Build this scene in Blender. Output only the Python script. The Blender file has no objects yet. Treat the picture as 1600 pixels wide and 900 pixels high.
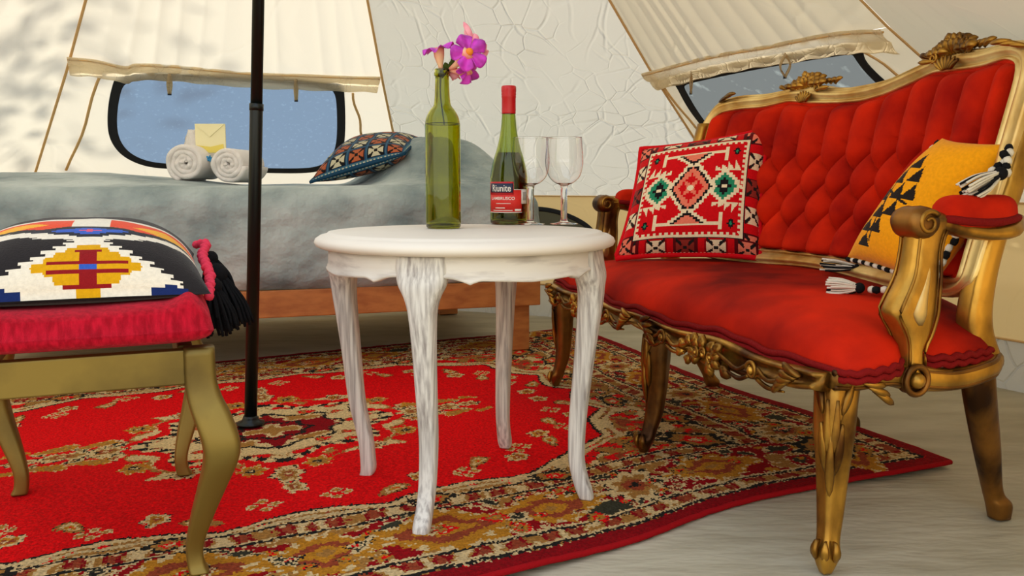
import bpy, bmesh, math, random
import numpy as np
from mathutils import Vector

# ------------------------------------------------------------------ camera, world, sun, exposure
F, CAMH, YH = 1350.0, 0.66, 285.0
PITCH = math.atan((450 - YH) / F)
sc = bpy.context.scene
cam = bpy.data.cameras.new('camera'); co = bpy.data.objects.new('camera', cam)
sc.collection.objects.link(co); sc.camera = co
cam.sensor_width = 36; cam.lens = 36 * F / 1600
co.location = (0, 0, CAMH); co.rotation_euler = (math.pi / 2 - PITCH, 0, 0)
cam.clip_start = 0.02
w = bpy.data.worlds.new('sky'); sc.world = w; w.use_nodes = True
wn = w.node_tree; bg = wn.nodes['Background']
tc = wn.nodes.new('ShaderNodeTexCoord'); sp = wn.nodes.new('ShaderNodeSeparateXYZ')
rp = wn.nodes.new('ShaderNodeValToRGB')
wn.links.new(tc.outputs['Generated'], sp.inputs[0]); wn.links.new(sp.outputs[2], rp.inputs[0])
rp.color_ramp.elements[0].color = (1.0, .94, .84, 1); rp.color_ramp.elements[0].position = 0
rp.color_ramp.elements[1].color = (.66, .76, .92, 1); rp.color_ramp.elements[1].position = .8
wn.links.new(rp.outputs[0], bg.inputs[0]); bg.inputs[1].default_value = 1.6
sun = bpy.data.lights.new('sun', 'SUN'); so = bpy.data.objects.new('sun', sun); sc.collection.objects.link(so)
sun.energy = 4.7; sun.angle = math.radians(1.2); sun.color = (1, .93, .80)
SUNAZ, SUNEL = math.radians(158), math.radians(40)
SUND = Vector((math.cos(SUNAZ) * math.cos(SUNEL), math.sin(SUNAZ) * math.cos(SUNEL), math.sin(SUNEL)))
so.rotation_euler = SUND.to_track_quat('Z', 'Y').to_euler(); so.location = (-4, 6, 6)
sc.view_settings.view_transform = 'Standard'; sc.view_settings.look = 'None'
sc.view_settings.gamma = 1; sc.view_settings.exposure = 0.2
sc.cycles.use_denoising = True
sc.cycles.max_bounces = 10; sc.cycles.transparent_max_bounces = 12; sc.cycles.transmission_bounces = 8
sc.cycles.caustics_refractive = False; sc.cycles.caustics_reflective = False
sc.cycles.sample_clamp_indirect = 6

# ------------------------------------------------------------------ helpers
rng = np.random.default_rng(3); random.seed(3)
col = sc.collection
def A(*a): return np.array(a, float)
def ray(x, y):
    cx = (x - 800) / F; cy = -(y - 450) / F
    return A(cx, math.cos(PITCH) + cy * math.sin(PITCH), -math.sin(PITCH) + cy * math.cos(PITCH))
EYE = A(0, 0, CAMH)
def onY(x, y, Y): d = ray(x, y); return EYE + d * Y / d[1]
def onZ(x, y, z=0.): d = ray(x, y); return EYE + d * (z - CAMH) / d[2]
def unit(v): v = np.asarray(v, float); return v / (np.linalg.norm(v) + 1e-12)

def tag(o, label=None, cat=None, group=None, kind=None):
    if label: o['label'] = label
    if cat: o['category'] = cat
    if group: o['group'] = group
    if kind: o['kind'] = kind
    return o
BASE = {}
def thing(name, base, label=None, cat=None, group=None, kind=None):
    o = bpy.data.objects.new(name, None); col.objects.link(o); o.location = base; BASE[o.name] = A(*base)
    o.empty_display_size = .05
    return tag(o, label, cat, group, kind)
def link_mesh(me, name, parent, base=None):
    o = bpy.data.objects.new(name, me); col.objects.link(o)
    if parent is not None:
        o.parent = parent
        BASE[o.name] = BASE[parent.name]
        off = BASE[parent.name]
    else:
        off = A(*(base if base is not None else (0, 0, 0))); o.location = off; BASE[o.name] = off
    if np.any(off != 0):
        n = len(me.vertices); c = np.empty(n * 3, 'f'); me.vertices.foreach_get('co', c)
        c = c.reshape(-1, 3) - off.astype('f'); me.vertices.foreach_set('co', c.ravel()); me.update()
    return o
class MB:
    def __init__(s): s.v = []; s.f = []; s.n = 0; s.c = []
    def add(s, v, f, colr=None):
        v = np.asarray(v, float).reshape(-1, 3); s.v.append(v)
        s.f += [tuple(int(i) + s.n for i in q) for q in f]; s.n += len(v)
        if colr is not None: s.c.append(np.asarray(colr))
        return s
    def build(s, name, mat, parent=None, smooth=True, base=None, weld=0):
        me = bpy.data.meshes.new(name); me.from_pydata(np.concatenate(s.v).tolist(), [], s.f)
        if s.c and sum(len(c) for c in s.c) == len(s.f):
            fc = np.concatenate(s.c); cnt = np.array([len(q) for q in s.f])
            at = me.color_attributes.new('Col', 'FLOAT_COLOR', 'CORNER')
            full = np.ones((cnt.sum(), 4), 'f'); full[:, :3] = np.repeat(fc, cnt, axis=0)
            at.data.foreach_set('color', full.ravel())
        if weld:
            b = bmesh.new(); b.from_mesh(me); bmesh.ops.remove_doubles(b, verts=b.verts, dist=weld)
            bmesh.ops.recalc_face_normals(b, faces=b.faces); b.to_mesh(me); b.free()
        if smooth: me.polygons.foreach_set('use_smooth', [True] * len(me.polygons))
        me.materials.append(mat); me.update()
        return link_mesh(me, name, parent, base)

def gridf(nu, nv, off=0, wrapu=False, flip=False):
    f = []
    for j in range(nv - 1):
        for i in range(nu if wrapu else nu - 1):
            a = j * nu + i; b = j * nu + (i + 1) % nu; q = (a + off, b + off, b + nu + off, a + nu + off)
            f.append(q[::-1] if flip else q)
    return f
def loft(mb, rings, cap=True, closed=False):
    """rings: list of (m,3) closed loops"""
    R = [np.asarray(r) for r in rings]; m = len(R[0])
    V = np.concatenate(R); f = gridf(m, len(R), wrapu=True)
    if closed:
        o = (len(R) - 1) * m
        f += [(o + i, o + (i + 1) % m, (i + 1) % m, i) for i in range(m)]
    elif cap:
        f.append(tuple(range(m))[::-1]); f.append(tuple(range(len(V) - m, len(V))))
    mb.add(V, f); return mb
def frames(P, up=(0, 0, 1)):
    P = np.asarray(P, float); T = np.gradient(P, axis=0); T /= np.linalg.norm(T, axis=1)[:, None] + 1e-12
    up = A(*up); N = []; last = None
    for t in T:
        s = np.cross(t, up)
        if np.linalg.norm(s) < .15: s = last if last is not None else np.cross(t, A(1, .3, 0))
        s = unit(s - t * np.dot(s, t)); N.append(s); last = s
    N = np.array(N); U = np.cross(N, T); return T, N, U
def sweep(mb, P, ra, rb=None, m=12, e=1.0, cap=True, closed=False, up=(0, 0, 1), twist=0):
    """superellipse section; ra along side, rb along up"""
    P = np.asarray(P, float); n = len(P)
    ra = np.broadcast_to(ra, n) if np.ndim(ra) == 0 else np.interp(np.linspace(0, 1, n), np.linspace(0, 1, len(ra)), ra)
    rb = ra if rb is None else (np.broadcast_to(rb, n) if np.ndim(rb) == 0 else np.interp(np.linspace(0, 1, n), np.linspace(0, 1, len(rb)), rb))
    T, N, U = frames(P, up)
    th = np.linspace(0, 2 * np.pi, m, endpoint=False) + (np.pi / m if e < .8 else 0)
    c, s = np.cos(th), np.sin(th); c = np.sign(c) * abs(c) ** e; s = np.sign(s) * abs(s) ** e
    rings = [P[i] + np.outer(c * ra[i], N[i]) + np.outer(s * rb[i], U[i]) for i in range(n)]
    if closed: return loft(mb, rings, False, True)
    return loft(mb, rings, cap)
def catmull(pts, n=8):
    P = np.asarray(pts, float); P = np.vstack([2 * P[0] - P[1], P, 2 * P[-1] - P[-2]]); out = []
    for i in range(1, len(P) - 2):
        for t in np.linspace(0, 1, n, endpoint=False):
            out.append(.5 * (2 * P[i] + (P[i + 1] - P[i - 1]) * t + (2 * P[i - 1] - 5 * P[i] + 4 * P[i + 1] - P[i + 2]) * t * t + (3 * P[i] - P[i - 1] - 3 * P[i + 1] + P[i + 2]) * t ** 3))
    out.append(P[-2]); return np.array(out)
def lathe(mb, prof, c, m=40, cap=True):
    th = np.linspace(0, 2 * np.pi, m, endpoint=False)
    return loft(mb, [A(*c) + np.stack([r * np.cos(th), r * np.sin(th), np.full(m, z)], 1) for r, z in prof], cap)
def box(mb, x0, x1, y0, y1, z0, z1, M=None, o=(0, 0, 0)):
    v = np.array([[x, y, z] for z in (z0, z1) for y in (y0, y1) for x in (x0, x1)], float)
    if M is not None: v = v @ np.asarray(M)
    v = v + A(*o)
    return mb.add(v, [(0, 2, 3, 1), (4, 5, 7, 6), (0, 1, 5, 4), (2, 6, 7, 3), (0, 4, 6, 2), (1, 3, 7, 5)])
def bevel(o, wd=.004, seg=3):
    m = o.modifiers.new('bevel', 'BEVEL'); m.width = wd; m.segments = seg; m.limit_method = 'ANGLE'; m.angle_limit = .6; return o
def sphere(mb, c, r, m=12, n=8, sq=(1, 1, 1)):
    th = np.linspace(0, 2 * np.pi, m, endpoint=False); rings = []
    for k in range(n + 1):
        p = -math.pi / 2 + math.pi * k / n; q = max(math.cos(p), .02)
        rings.append(A(*c) + np.stack([r * sq[0] * q * np.cos(th), r * sq[1] * q * np.sin(th), np.full(m, r * sq[2] * math.sin(p))], 1))
    return loft(mb, rings)
# value noise in numpy
_T = rng.random(4096)
def _h(i, j, k): return _T[(i * 73 + j * 179 + k * 283 + (i * j) % 31) & 4095]
def vn(p, s=1.0, o=0):
    p = np.asarray(p, float) * s + o + 100; i = np.floor(p).astype(int); f = p - i; f = f * f * (3 - 2 * f)
    x, y, z = i[..., 0], i[..., 1], i[..., 2]; r = 0
    for a in (0, 1):
        for b in (0, 1):
            for c in (0, 1):
                wgt = (f[..., 0] if a else 1 - f[..., 0]) * (f[..., 1] if b else 1 - f[..., 1]) * (f[..., 2] if c else 1 - f[..., 2])
                r = r + wgt * _h(x + a, y + b, z + c)
    return r
def fbm(p, s=1., n=3, o=0):
    r = 0; a = .5
    for k in range(n): r = r + a * (vn(p, s * 2 ** k, o + 7.3 * k) * 2 - 1); a *= .5
    return r
def slab(mb, top, bot, nu, nv, colr=None, pu=1.0):
    """closed body from two functions of (u,v) arrays in [-1,1]"""
    u = np.linspace(-1, 1, nu); v = np.linspace(-1, 1, nv); Uu, Vv = np.meshgrid(u, v)
    T = top(Uu, Vv).reshape(-1, 3); Bt = bot(Uu, Vv).reshape(-1, 3); N = nu * nv
    f = gridf(nu, nv) + gridf(nu, nv, N, flip=True)
    rim = [i for i in range(nu)] + [j * nu + nu - 1 for j in range(1, nv)] + [(nv - 1) * nu + i for i in range(nu - 2, -1, -1)] + [j * nu for j in range(nv - 2, 0, -1)]
    k = len(rim)
    f += [(rim[(i + 1) % k], rim[i], rim[i] + N, rim[(i + 1) % k] + N) for i in range(k)]
    if colr is not None:
        c1 = colr[0].reshape(-1, 3); c2 = colr[1].reshape(-1, 3); c3 = np.broadcast_to(c1.mean(0), (k, 3)); mb.add(np.vstack([T, Bt]), f, np.vstack([c1, c2, c3]))
    else: mb.add(np.vstack([T, Bt]), f)
    return mb
def rbox(hx, hy, hz, r, n=(20, 20, 8)):
    """rounded box vertices, faces (weld after)"""
    V = []; Fc = []; off = 0
    H = (hx, hy, hz)
    for ax in range(3):
        a, b = [k for k in range(3) if k != ax]
        ua = np.linspace(-1, 1, n[a]); ub = np.linspace(-1, 1, n[b]); X, Y = np.meshgrid(ua, ub)
        for sg in (-1, 1):
            P = np.zeros((X.size, 3)); P[:, a] = X.ravel() * H[a]; P[:, b] = Y.ravel() * H[b]; P[:, ax] = sg * H[ax]
            V.append(P); Fc += gridf(n[a], n[b], off, flip=(sg < 0) ^ (ax == 1)); off += X.size
    P = np.vstack(V); inner = np.clip(P, [-hx + r, -hy + r, -hz + r], [hx - r, hy - r, hz - r]); d = P - inner
    L = np.linalg.norm(d, axis=1)[:, None]; P = inner + d / np.maximum(L, 1e-9) * np.minimum(L, r)
    return P, Fc, d / np.maximum(L, 1e-9)

# ------------------------------------------------------------------ materials
def srgb(*c): return tuple((x / 255 / 12.92 if x / 255 <= .04045 else ((x / 255 + .055) / 1.055) ** 2.4) for x in c)
def mat(name, rgb=(200, 200, 200), rough=.7, metal=0, c2=None, scale=8, stretch=(1, 1, 1), bump=0, bscale=60, sheen=0, detail=4, lo=.35, hi=.65, attr=False, bdist=.003, **kw):
    m = bpy.data.materials.new(name); m.use_nodes = True; nt = m.node_tree; b = nt.nodes['Principled BSDF']
    b.inputs['Base Color'].default_value = (*srgb(*rgb), 1); b.inputs['Roughness'].default_value = rough; b.inputs['Metallic'].default_value = metal
    b.inputs['Specular IOR Level'].default_value = .5 if rough < .7 else .12
    if sheen:
        b.inputs['Sheen Weight'].default_value = sheen; b.inputs['Sheen Roughness'].default_value = .35
        if 'sheen_tint' in kw: b.inputs['Sheen Tint'].default_value = (*srgb(*kw['sheen_tint']), 1)
    t = nt.nodes.new('ShaderNodeTexCoord'); mp = nt.nodes.new('ShaderNodeMapping'); mp.inputs['Scale'].default_value = stretch
    nt.links.new(t.outputs['Object'], mp.inputs[0])
    src = None
    if attr:
        at = nt.nodes.new('ShaderNodeAttribute'); at.attribute_name = 'Col'; src = at.outputs['Color']
    if c2 is not None:
        n = nt.nodes.new('ShaderNodeTexNoise'); n.inputs['Scale'].default_value = scale; n.inputs['Detail'].default_value = detail
        nt.links.new(mp.outputs[0], n.inputs['Vector'])
        r = nt.nodes.new('ShaderNodeValToRGB'); r.color_ramp.elements[0].position = lo; r.color_ramp.elements[1].position = hi
        r.color_ramp.elements[0].color = (*srgb(*c2), 1); r.color_ramp.elements[1].color = (*srgb(*rgb), 1)
        nt.links.new(n.outputs['Fac'], r.inputs[0]); src2 = r.outputs[0]
        if attr:
            mx = nt.nodes.new('ShaderNodeMix'); mx.data_type = 'RGBA'; mx.blend_type = 'MULTIPLY'; mx.inputs[0].default_value = 1
            nt.links.new(src, mx.inputs[6]); nt.links.new(src2, mx.inputs[7]); src = mx.outputs[2]
        else: src = src2
    if src is not None: nt.links.new(src, b.inputs['Base Color'])
    if bump:
        n = nt.nodes.new('ShaderNodeTexNoise'); n.inputs['Scale'].default_value = bscale; n.inputs['Detail'].default_value = 3
        nt.links.new(mp.outputs[0], n.inputs['Vector'])
        bp = nt.nodes.new('ShaderNodeBump'); bp.inputs['Strength'].default_value = bump; bp.inputs['Distance'].default_value = bdist
        nt.links.new(n.outputs['Fac'], bp.inputs['Height']); nt.links.new(bp.outputs[0], b.inputs['Normal'])
    return m
def canvas_mat(name, rgb, trans=.5, crease=.5, cs=3.0, fine=.35, tint=None, see=0.0, c2=None, painted_dapple=None):
    m = bpy.data.materials.new(name); m.use_nodes = True; nt = m.node_tree; nt.nodes.remove(nt.nodes['Principled BSDF'])
    out = nt.nodes['Material Output']; L = nt.links.new
    t = nt.nodes.new('ShaderNodeTexCoord')
    di = nt.nodes.new('ShaderNodeBsdfDiffuse'); tr = nt.nodes.new('ShaderNodeBsdfTranslucent'); mx = nt.nodes.new('ShaderNodeMixShader')
    di.inputs[0].default_value = (*srgb(*rgb), 1); tr.inputs[0].default_value = (*srgb(*(tint or rgb)), 1); mx.inputs[0].default_value = trans
    n1 = nt.nodes.new('ShaderNodeTexNoise'); n1.inputs['Scale'].default_value = 2.2; n1.inputs['Detail'].default_value = 2; L(t.outputs['Object'], n1.inputs['Vector'])
    ad = nt.nodes.new('ShaderNodeMix'); ad.data_type = 'VECTOR'; ad.inputs[0].default_value = .18
    L(t.outputs['Object'], ad.inputs[4]); L(n1.outputs['Color'], ad.inputs[5])
    total = None
    for kk, (rot, st_, sc2) in enumerate([((.3, .5, .4), (1, 1, .35), cs), ((-.5, -.6, .9), (1, .8, .45), cs * .8), ((.2, -.3, 2.0), (1, 1, .8), cs * 1.7)]):
        mpv = nt.nodes.new('ShaderNodeMapping'); mpv.inputs['Scale'].default_value = st_; mpv.inputs['Rotation'].default_value = rot; mpv.inputs['Location'].default_value = (kk * 3.7, kk, 0); L(ad.outputs[1], mpv.inputs[0])
        vo = nt.nodes.new('ShaderNodeTexVoronoi'); vo.feature = 'DISTANCE_TO_EDGE'; vo.inputs['Scale'].default_value = sc2; L(mpv.outputs[0], vo.inputs['Vector'])
        mr = nt.nodes.new('ShaderNodeMapRange'); mr.interpolation_type = 'SMOOTHSTEP'; mr.inputs[1].default_value = 0; mr.inputs[2].default_value = .045; mr.inputs[3].default_value = 1; mr.inputs[4].default_value = 0; L(vo.outputs['Distance'], mr.inputs[0])
        nm = nt.nodes.new('ShaderNodeTexNoise'); nm.inputs['Scale'].default_value = 3.5; nm.inputs['Detail'].default_value = 2; mo = nt.nodes.new('ShaderNodeMapping'); mo.inputs['Location'].default_value = (kk * 5.1, 2, kk); L(t.outputs['Object'], mo.inputs[0]); L(mo.outputs[0], nm.inputs['Vector'])
        m3 = nt.nodes.new('ShaderNodeMapRange'); m3.inputs[1].default_value = .42; m3.inputs[2].default_value = .66; L(nm.outputs['Fac'], m3.inputs[0])
        mm = nt.nodes.new('ShaderNodeMath'); mm.operation = 'MULTIPLY'; L(mr.outputs[0], mm.inputs[0]); L(m3.outputs[0], mm.inputs[1])
        if total is None: total = mm
        else:
            ad2 = nt.nodes.new('ShaderNodeMath'); ad2.operation = 'ADD'; L(total.outputs[0], ad2.inputs[0]); L(mm.outputs[0], ad2.inputs[1]); total = ad2
    mr = total
    n2 = nt.nodes.new('ShaderNodeTexNoise'); n2.inputs['Scale'].default_value = 9; n2.inputs['Detail'].default_value = 5; L(t.outputs['Object'], n2.inputs['Vector'])
    ma = nt.nodes.new('ShaderNodeMath'); ma.operation = 'MULTIPLY_ADD'; ma.inputs[1].default_value = fine / max(crease, .01) * 3; L(n2.outputs['Fac'], ma.inputs[0]); L(mr.outputs[0], ma.inputs[2])
    bp = nt.nodes.new('ShaderNodeBump'); bp.inputs['Strength'].default_value = crease; bp.inputs['Distance'].default_value = .005
    L(ma.outputs[0], bp.inputs['Height']); L(bp.outputs[0], di.inputs['Normal']); L(bp.outputs[0], tr.inputs['Normal'])
    if c2 or painted_dapple:
        n3 = nt.nodes.new('ShaderNodeTexNoise'); n3.inputs['Scale'].default_value = 14 if painted_dapple else 60; n3.inputs['Detail'].default_value = 6; L(t.outputs['Object'], n3.inputs['Vector'])
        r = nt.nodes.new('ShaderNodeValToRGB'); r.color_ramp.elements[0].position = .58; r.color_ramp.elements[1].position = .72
        r.color_ramp.elements[0].color = (*srgb(*rgb), 1); r.color_ramp.elements[1].color = (*srgb(*(c2 or painted_dapple)), 1)
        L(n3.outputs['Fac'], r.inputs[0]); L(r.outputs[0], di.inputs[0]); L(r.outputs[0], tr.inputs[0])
    L(di.outputs[0], mx.inputs[1]); L(tr.outputs[0], mx.inputs[2]); last = mx.outputs[0]
    if see:
        tp = nt.nodes.new('ShaderNodeBsdfTransparent'); m2 = nt.nodes.new('ShaderNodeMixShader'); m2.inputs[0].default_value = see
        L(last, m2.inputs[1]); L(tp.outputs[0], m2.inputs[2]); last = m2.outputs[0]
    L(last, out.inputs[0]); return m
def glass_mat(name, rgb, rough=0.0, ior=1.5, dens=0):
    m = bpy.data.materials.new(name); m.use_nodes = True; b = m.node_tree.nodes['Principled BSDF']
    b.inputs['Base Color'].default_value = (*rgb, 1); b.inputs['Roughness'].default_value = rough
    b.inputs['Transmission Weight'].default_value = 1; b.inputs['IOR'].default_value = ior
    return m
def kilim(name, **k): return mat(name, (255, 255, 255), .85, c2=(242, 242, 242), scale=160, attr=True, bump=.5, bscale=420, bdist=.002, sheen=.15, **k)

M = {}
M['canvas'] = canvas_mat('cream_canvas', (214, 210, 196), .5, .8, 6.5, .25, tint=(180, 177, 164))
M['canvas_lit'] = canvas_mat('cream_canvas_sunlit', (222, 214, 196), .5, .35, 2.0, .15, tint=(200, 194, 178))  # lit copy of the canvas: sun-side brightness put into its colour
M['canvas_warm'] = canvas_mat('warm_canvas', (212, 201, 176), .45, .4, 2.5, .1, tint=(196, 184, 156))
M['skirt'] = canvas_mat('yellowish_canvas', (232, 210, 160), .4, .25, 3, .1, tint=(196, 172, 122))
M['hem'] = canvas_mat('hem_canvas', (230, 214, 180), .6, .5, 14, .2)
M['tape'] = mat('tan_seam_tape', (218, 180, 124), .9, bump=.4, bscale=120)
M['tub'] = canvas_mat('grey_groundsheet_edge', (190, 186, 172), .25, .9, 6, .5)
M['pane_blue'] = canvas_mat('blue_window_mesh', (76, 108, 140), .5, .1, 3, .05, c2=(92, 124, 156), see=.08)
M['pane_grey'] = canvas_mat('grey_mesh_painted_dapple', (82, 94, 96), .5, .1, 3, .05, painted_dapple=(150, 164, 160), see=.08)  # bright sun dapples are painted into the pane colour by noise
M['black_band'] = mat('dark_window_band', (44, 46, 50), .85, bump=.2)
M['floor'] = mat('cream_groundsheet', (190, 183, 160), .6, c2=(166, 158, 134), scale=3, stretch=(1, 3, 1), bump=.6, bscale=9, bdist=.012)
M['bounce_ground'] = mat('pale_bounce_ground', (206, 190, 158), .95, c2=(180, 164, 130), scale=5, bump=.5)  # pale sandy tone set to reflect warm light through the open door
M['pole'] = mat('black_pole_paint', (12, 20, 18), .35, metal=.3)
M['pine'] = mat('orange_pine', (190, 118, 56), .45, c2=(160, 90, 38), scale=4, stretch=(.6, 9, 9), bump=.1, detail=8)
M['blanket'] = mat('grey_plush', (190, 200, 196), .95, c2=(112, 128, 130), scale=3.2, sheen=.4, sheen_tint=(230, 236, 236), bump=.9, bscale=16, bdist=.02, detail=8)
M['towel'] = mat('white_terry', (238, 232, 226), .95, bump=.9, bscale=260, bdist=.003, sheen=.3)
M['paper'] = mat('pale_yellow_paper', (246, 238, 190), .7)
M['paper_y'] = mat('yellow_paper', (240, 220, 110), .7)
M['blue'] = mat('blue_ribbon', (60, 150, 200), .6)
M['plastic'] = glass_mat('clear_plastic', (.95, .97, .98), .15, 1.2)
M['white_paint'] = mat('chalky_white_paint', (232, 224, 208), .6, c2=(226, 216, 200), scale=3, stretch=(1, 1, 1), bump=.15, bscale=30)
M['white_leg'] = mat('worn_white_paint', (222, 218, 208), .65, c2=(150, 142, 136), scale=30, stretch=(5, 5, .22), bump=.5, bscale=34, detail=7, lo=.30, hi=.60, bdist=.002)
M['white_apron'] = mat('brushed_white_paint', (226, 220, 208), .65, c2=(184, 176, 166), scale=10, stretch=(1, 1, 6), bump=.3, bscale=20, detail=7, lo=.28, hi=.52)
M['velvet'] = mat('red_velvet', (212, 38, 4), .85, c2=(150, 14, 3), scale=7, sheen=.06, sheen_tint=(255, 90, 40), bump=.15, bscale=200, detail=5)
M['velvet_seat'] = mat('seat_velvet', (214, 36, 3), .8, c2=(104, 5, 3), scale=3.4, stretch=(1, 1, 1), sheen=.06, sheen_tint=(255, 80, 30), bump=.15, bscale=160, detail=6)
M['piping'] = mat('dark_red_braid', (120, 14, 14), .8, bump=.6, bscale=200)
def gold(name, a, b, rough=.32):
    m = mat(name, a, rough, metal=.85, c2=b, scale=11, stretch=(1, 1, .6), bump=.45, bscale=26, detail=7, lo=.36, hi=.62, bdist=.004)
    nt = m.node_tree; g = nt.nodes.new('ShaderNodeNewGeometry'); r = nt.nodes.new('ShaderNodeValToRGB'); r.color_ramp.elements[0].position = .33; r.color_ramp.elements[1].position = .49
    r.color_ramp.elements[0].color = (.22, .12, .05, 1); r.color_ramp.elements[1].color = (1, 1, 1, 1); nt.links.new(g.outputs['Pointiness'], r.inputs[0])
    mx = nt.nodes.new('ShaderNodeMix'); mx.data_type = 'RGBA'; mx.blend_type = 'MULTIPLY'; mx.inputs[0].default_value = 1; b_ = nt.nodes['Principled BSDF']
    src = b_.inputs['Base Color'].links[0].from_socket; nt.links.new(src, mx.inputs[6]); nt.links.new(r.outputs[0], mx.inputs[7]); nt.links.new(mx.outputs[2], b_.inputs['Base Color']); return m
M['gold'] = gold('antique_gold', (212, 160, 64), (92, 56, 20))
M['gold_pale'] = gold('pale_gilding', (244, 216, 146), (206, 160, 84), .42)
M['gold_dark'] = gold('dark_bronze_gilding', (160, 110, 48), (60, 36, 16), .36)
M['brass'] = mat('dull_brass_paint', (134, 112, 50), .42, metal=.65, c2=(84, 68, 32), scale=5, bump=.15, bscale=18, detail=6, lo=.3, hi=.55)
M['red_cloth'] = mat('crimson_weave', (205, 20, 44), .9, c2=(160, 8, 28), scale=24, stretch=(6, 6, .5), bump=.8, bscale=220, bdist=.003, sheen=.4, sheen_tint=(255, 120, 130))
M['kilim'] = kilim('woven_kilim')
M['rug'] = mat('wool_rug', (255, 255, 255), .95, c2=(205, 205, 205), scale=160, attr=True, bump=.8, bscale=240, bdist=.004)
M['rug_edge'] = mat('rug_binding', (150, 10, 18), .9, bump=.6, bscale=200)
M['black_yarn'] = mat('black_yarn', (22, 22, 24), .9, bump=.6, bscale=200)
M['white_yarn'] = mat('white_yarn', (222, 214, 196), .9, bump=.5, bscale=200)
M['pink_yarn'] = mat('pink_yarn', (222, 60, 84), .9, bump=.6, bscale=200)
M['red_cord'] = mat('red_cord', (214, 12, 24), .85, bump=.4, bscale=200)
M['blue_cord'] = mat('blue_cord', (30, 66, 92), .85, bump=.4, bscale=200)
M['green_glass'] = glass_mat('green_glass', (.52, .55, .04))
M['dark_green_glass'] = glass_mat('dark_green_glass', (.52, .60, .10))
M['clear_glass'] = glass_mat('clear_glass', (1, 1, 1), 0, 1.45)
M['wine'] = mat('dark_wine', (26, 16, 8), .15)
M['cap'] = mat('red_cap', (196, 20, 30), .35)
M['label_red'] = mat('red_label_paper', (216, 34, 24), .5)
M['label_navy'] = mat('navy_label_paper', (24, 34, 64), .5)
M['label_white'] = mat('white_label_paper', (236, 228, 214), .6)
M['ink'] = mat('grey_ink', (120, 116, 108), .6)
M['magenta'] = mat('magenta_petal', (212, 52, 200), .55, c2=(160, 30, 150), scale=40, sheen=.2)
M['pink'] = mat('pale_pink_petal', (246, 170, 180), .55, c2=(230, 120, 140), scale=40)
M['salmon'] = mat('salmon_tube', (232, 130, 120), .55, c2=(240, 200, 150), scale=30)
M['orange'] = mat('orange_throat', (230, 130, 20), .6)
M['green'] = mat('dark_stem', (62, 76, 24), .7)
M['leaf'] = mat('tree_leaf', (70, 110, 50), .7)
M['bag'] = mat('grey_bag_fabric', (140, 146, 138), .8, c2=(112, 120, 114), scale=8, bump=.3)

# ------------------------------------------------------------------ tent
APEX = A(-.61, 2.27, 2.5)
AZ = [9, 47, 89, 133, 179, 224, 269, 314]
ZR = [(0, 2.30), (.15, 2.33), (.59, 2.40), (1.10, 1.71), (2.5, 0.03)]
def rad(z): return np.interp(z, [a for a, _ in ZR], [b for _, b in ZR])
def corner(i, z):
    a = math.radians(AZ[i % 8]); r = rad(z)
    return np.stack([APEX[0] + r * math.cos(a), APEX[1] + r * math.sin(a), np.asarray(z, float) * np.ones_like(r)], -1)
def pn(i, t, z):
    t = np.asarray(t, float)[..., None]; return corner(i, z) * (1 - t) + corner(i + 1, z) * t
def inward(i):
    a = math.radians((AZ[i] + AZ[(i + 1) % 8] + (360 if i == 7 else 0)) / 2); return -A(math.cos(a), math.sin(a), 0)
def ray_panel(x, y, i, za, zb):
    p0, p1, p2 = corner(i, A(za)[0]), corner(i + 1, A(za)[0]), corner(i, A(zb)[0])
    n = np.cross(p1 - p0, p2 - p0); d = ray(x, y); P = EYE + d * np.dot(p0 - EYE, n) / np.dot(d, n)
    z = P[2]; a, b = corner(i, z), corner(i + 1, z); t = np.dot(P - a, b - a) / np.dot(b - a, b - a)
    return float(t), float(z)
def inpoly(t, z, poly):
    c = np.zeros(t.shape, bool); n = len(poly)
    for k in range(n):
        (x1, y1), (x2, y2) = poly[k], poly[(k + 1) % n]
        m = ((y1 > z) != (y2 > z)) & (t < (x2 - x1) * (z - y1) / (y2 - y1 + 1e-12) + x1); c ^= m
    return c
def wall(i, name, mt, nt, za, zb, nz, hole=None, pleat=0, parent=None, lowmat=None, sag=.03):
    t, z = np.meshgrid(np.linspace(0, 1, nt), np.linspace(za, zb, nz)); P = pn(i, t, z)
    inn = inward(i); w_ = np.sin(t * math.pi) * np.clip((z - .6) * 3, 0, 1) * np.clip((2.4 - z) * 1.2, 0, 1)
    d = sag * w_ * np.sin(np.clip((z - .59) / 1.9, 0, 1) * math.pi) + .008 * fbm(P, 5, 3, i * 3.1) * w_
    if pleat:
        ph = t * pleat + 1.1 * fbm(np.stack([t * 6, z * .8, t * 0 + i], -1), 1, 2)
        d = d + (np.abs(np.sin(ph * math.pi)) ** .7) * .024 * np.clip(1.75 - z, .15, .62) * (.5 + vn(np.stack([t * 9, z * 1.5, t * 0], -1))) * np.sin(np.clip(t, .001, 1) * math.pi) ** .3
    P = P + d[..., None] * inn
    f = gridf(nt, nz); f = np.array(f)
    if hole is not None:
        hc = np.mean(hole, 0); hole = [(hc[0] + (a_ - hc[0]) * .965, hc[1] + (b_ - hc[1]) * .955) for a_, b_ in hole]
        tc_ = t.ravel()[f].mean(1); zc_ = z.ravel()[f].mean(1); f = f[~inpoly(tc_, zc_, hole)]
    mb = MB(); mb.add(P, f); o = mb.build(name, mt, parent); return o
def wall_inset(i, t, z, e): return pn(i, t, z) + inward(i) * e

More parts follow.
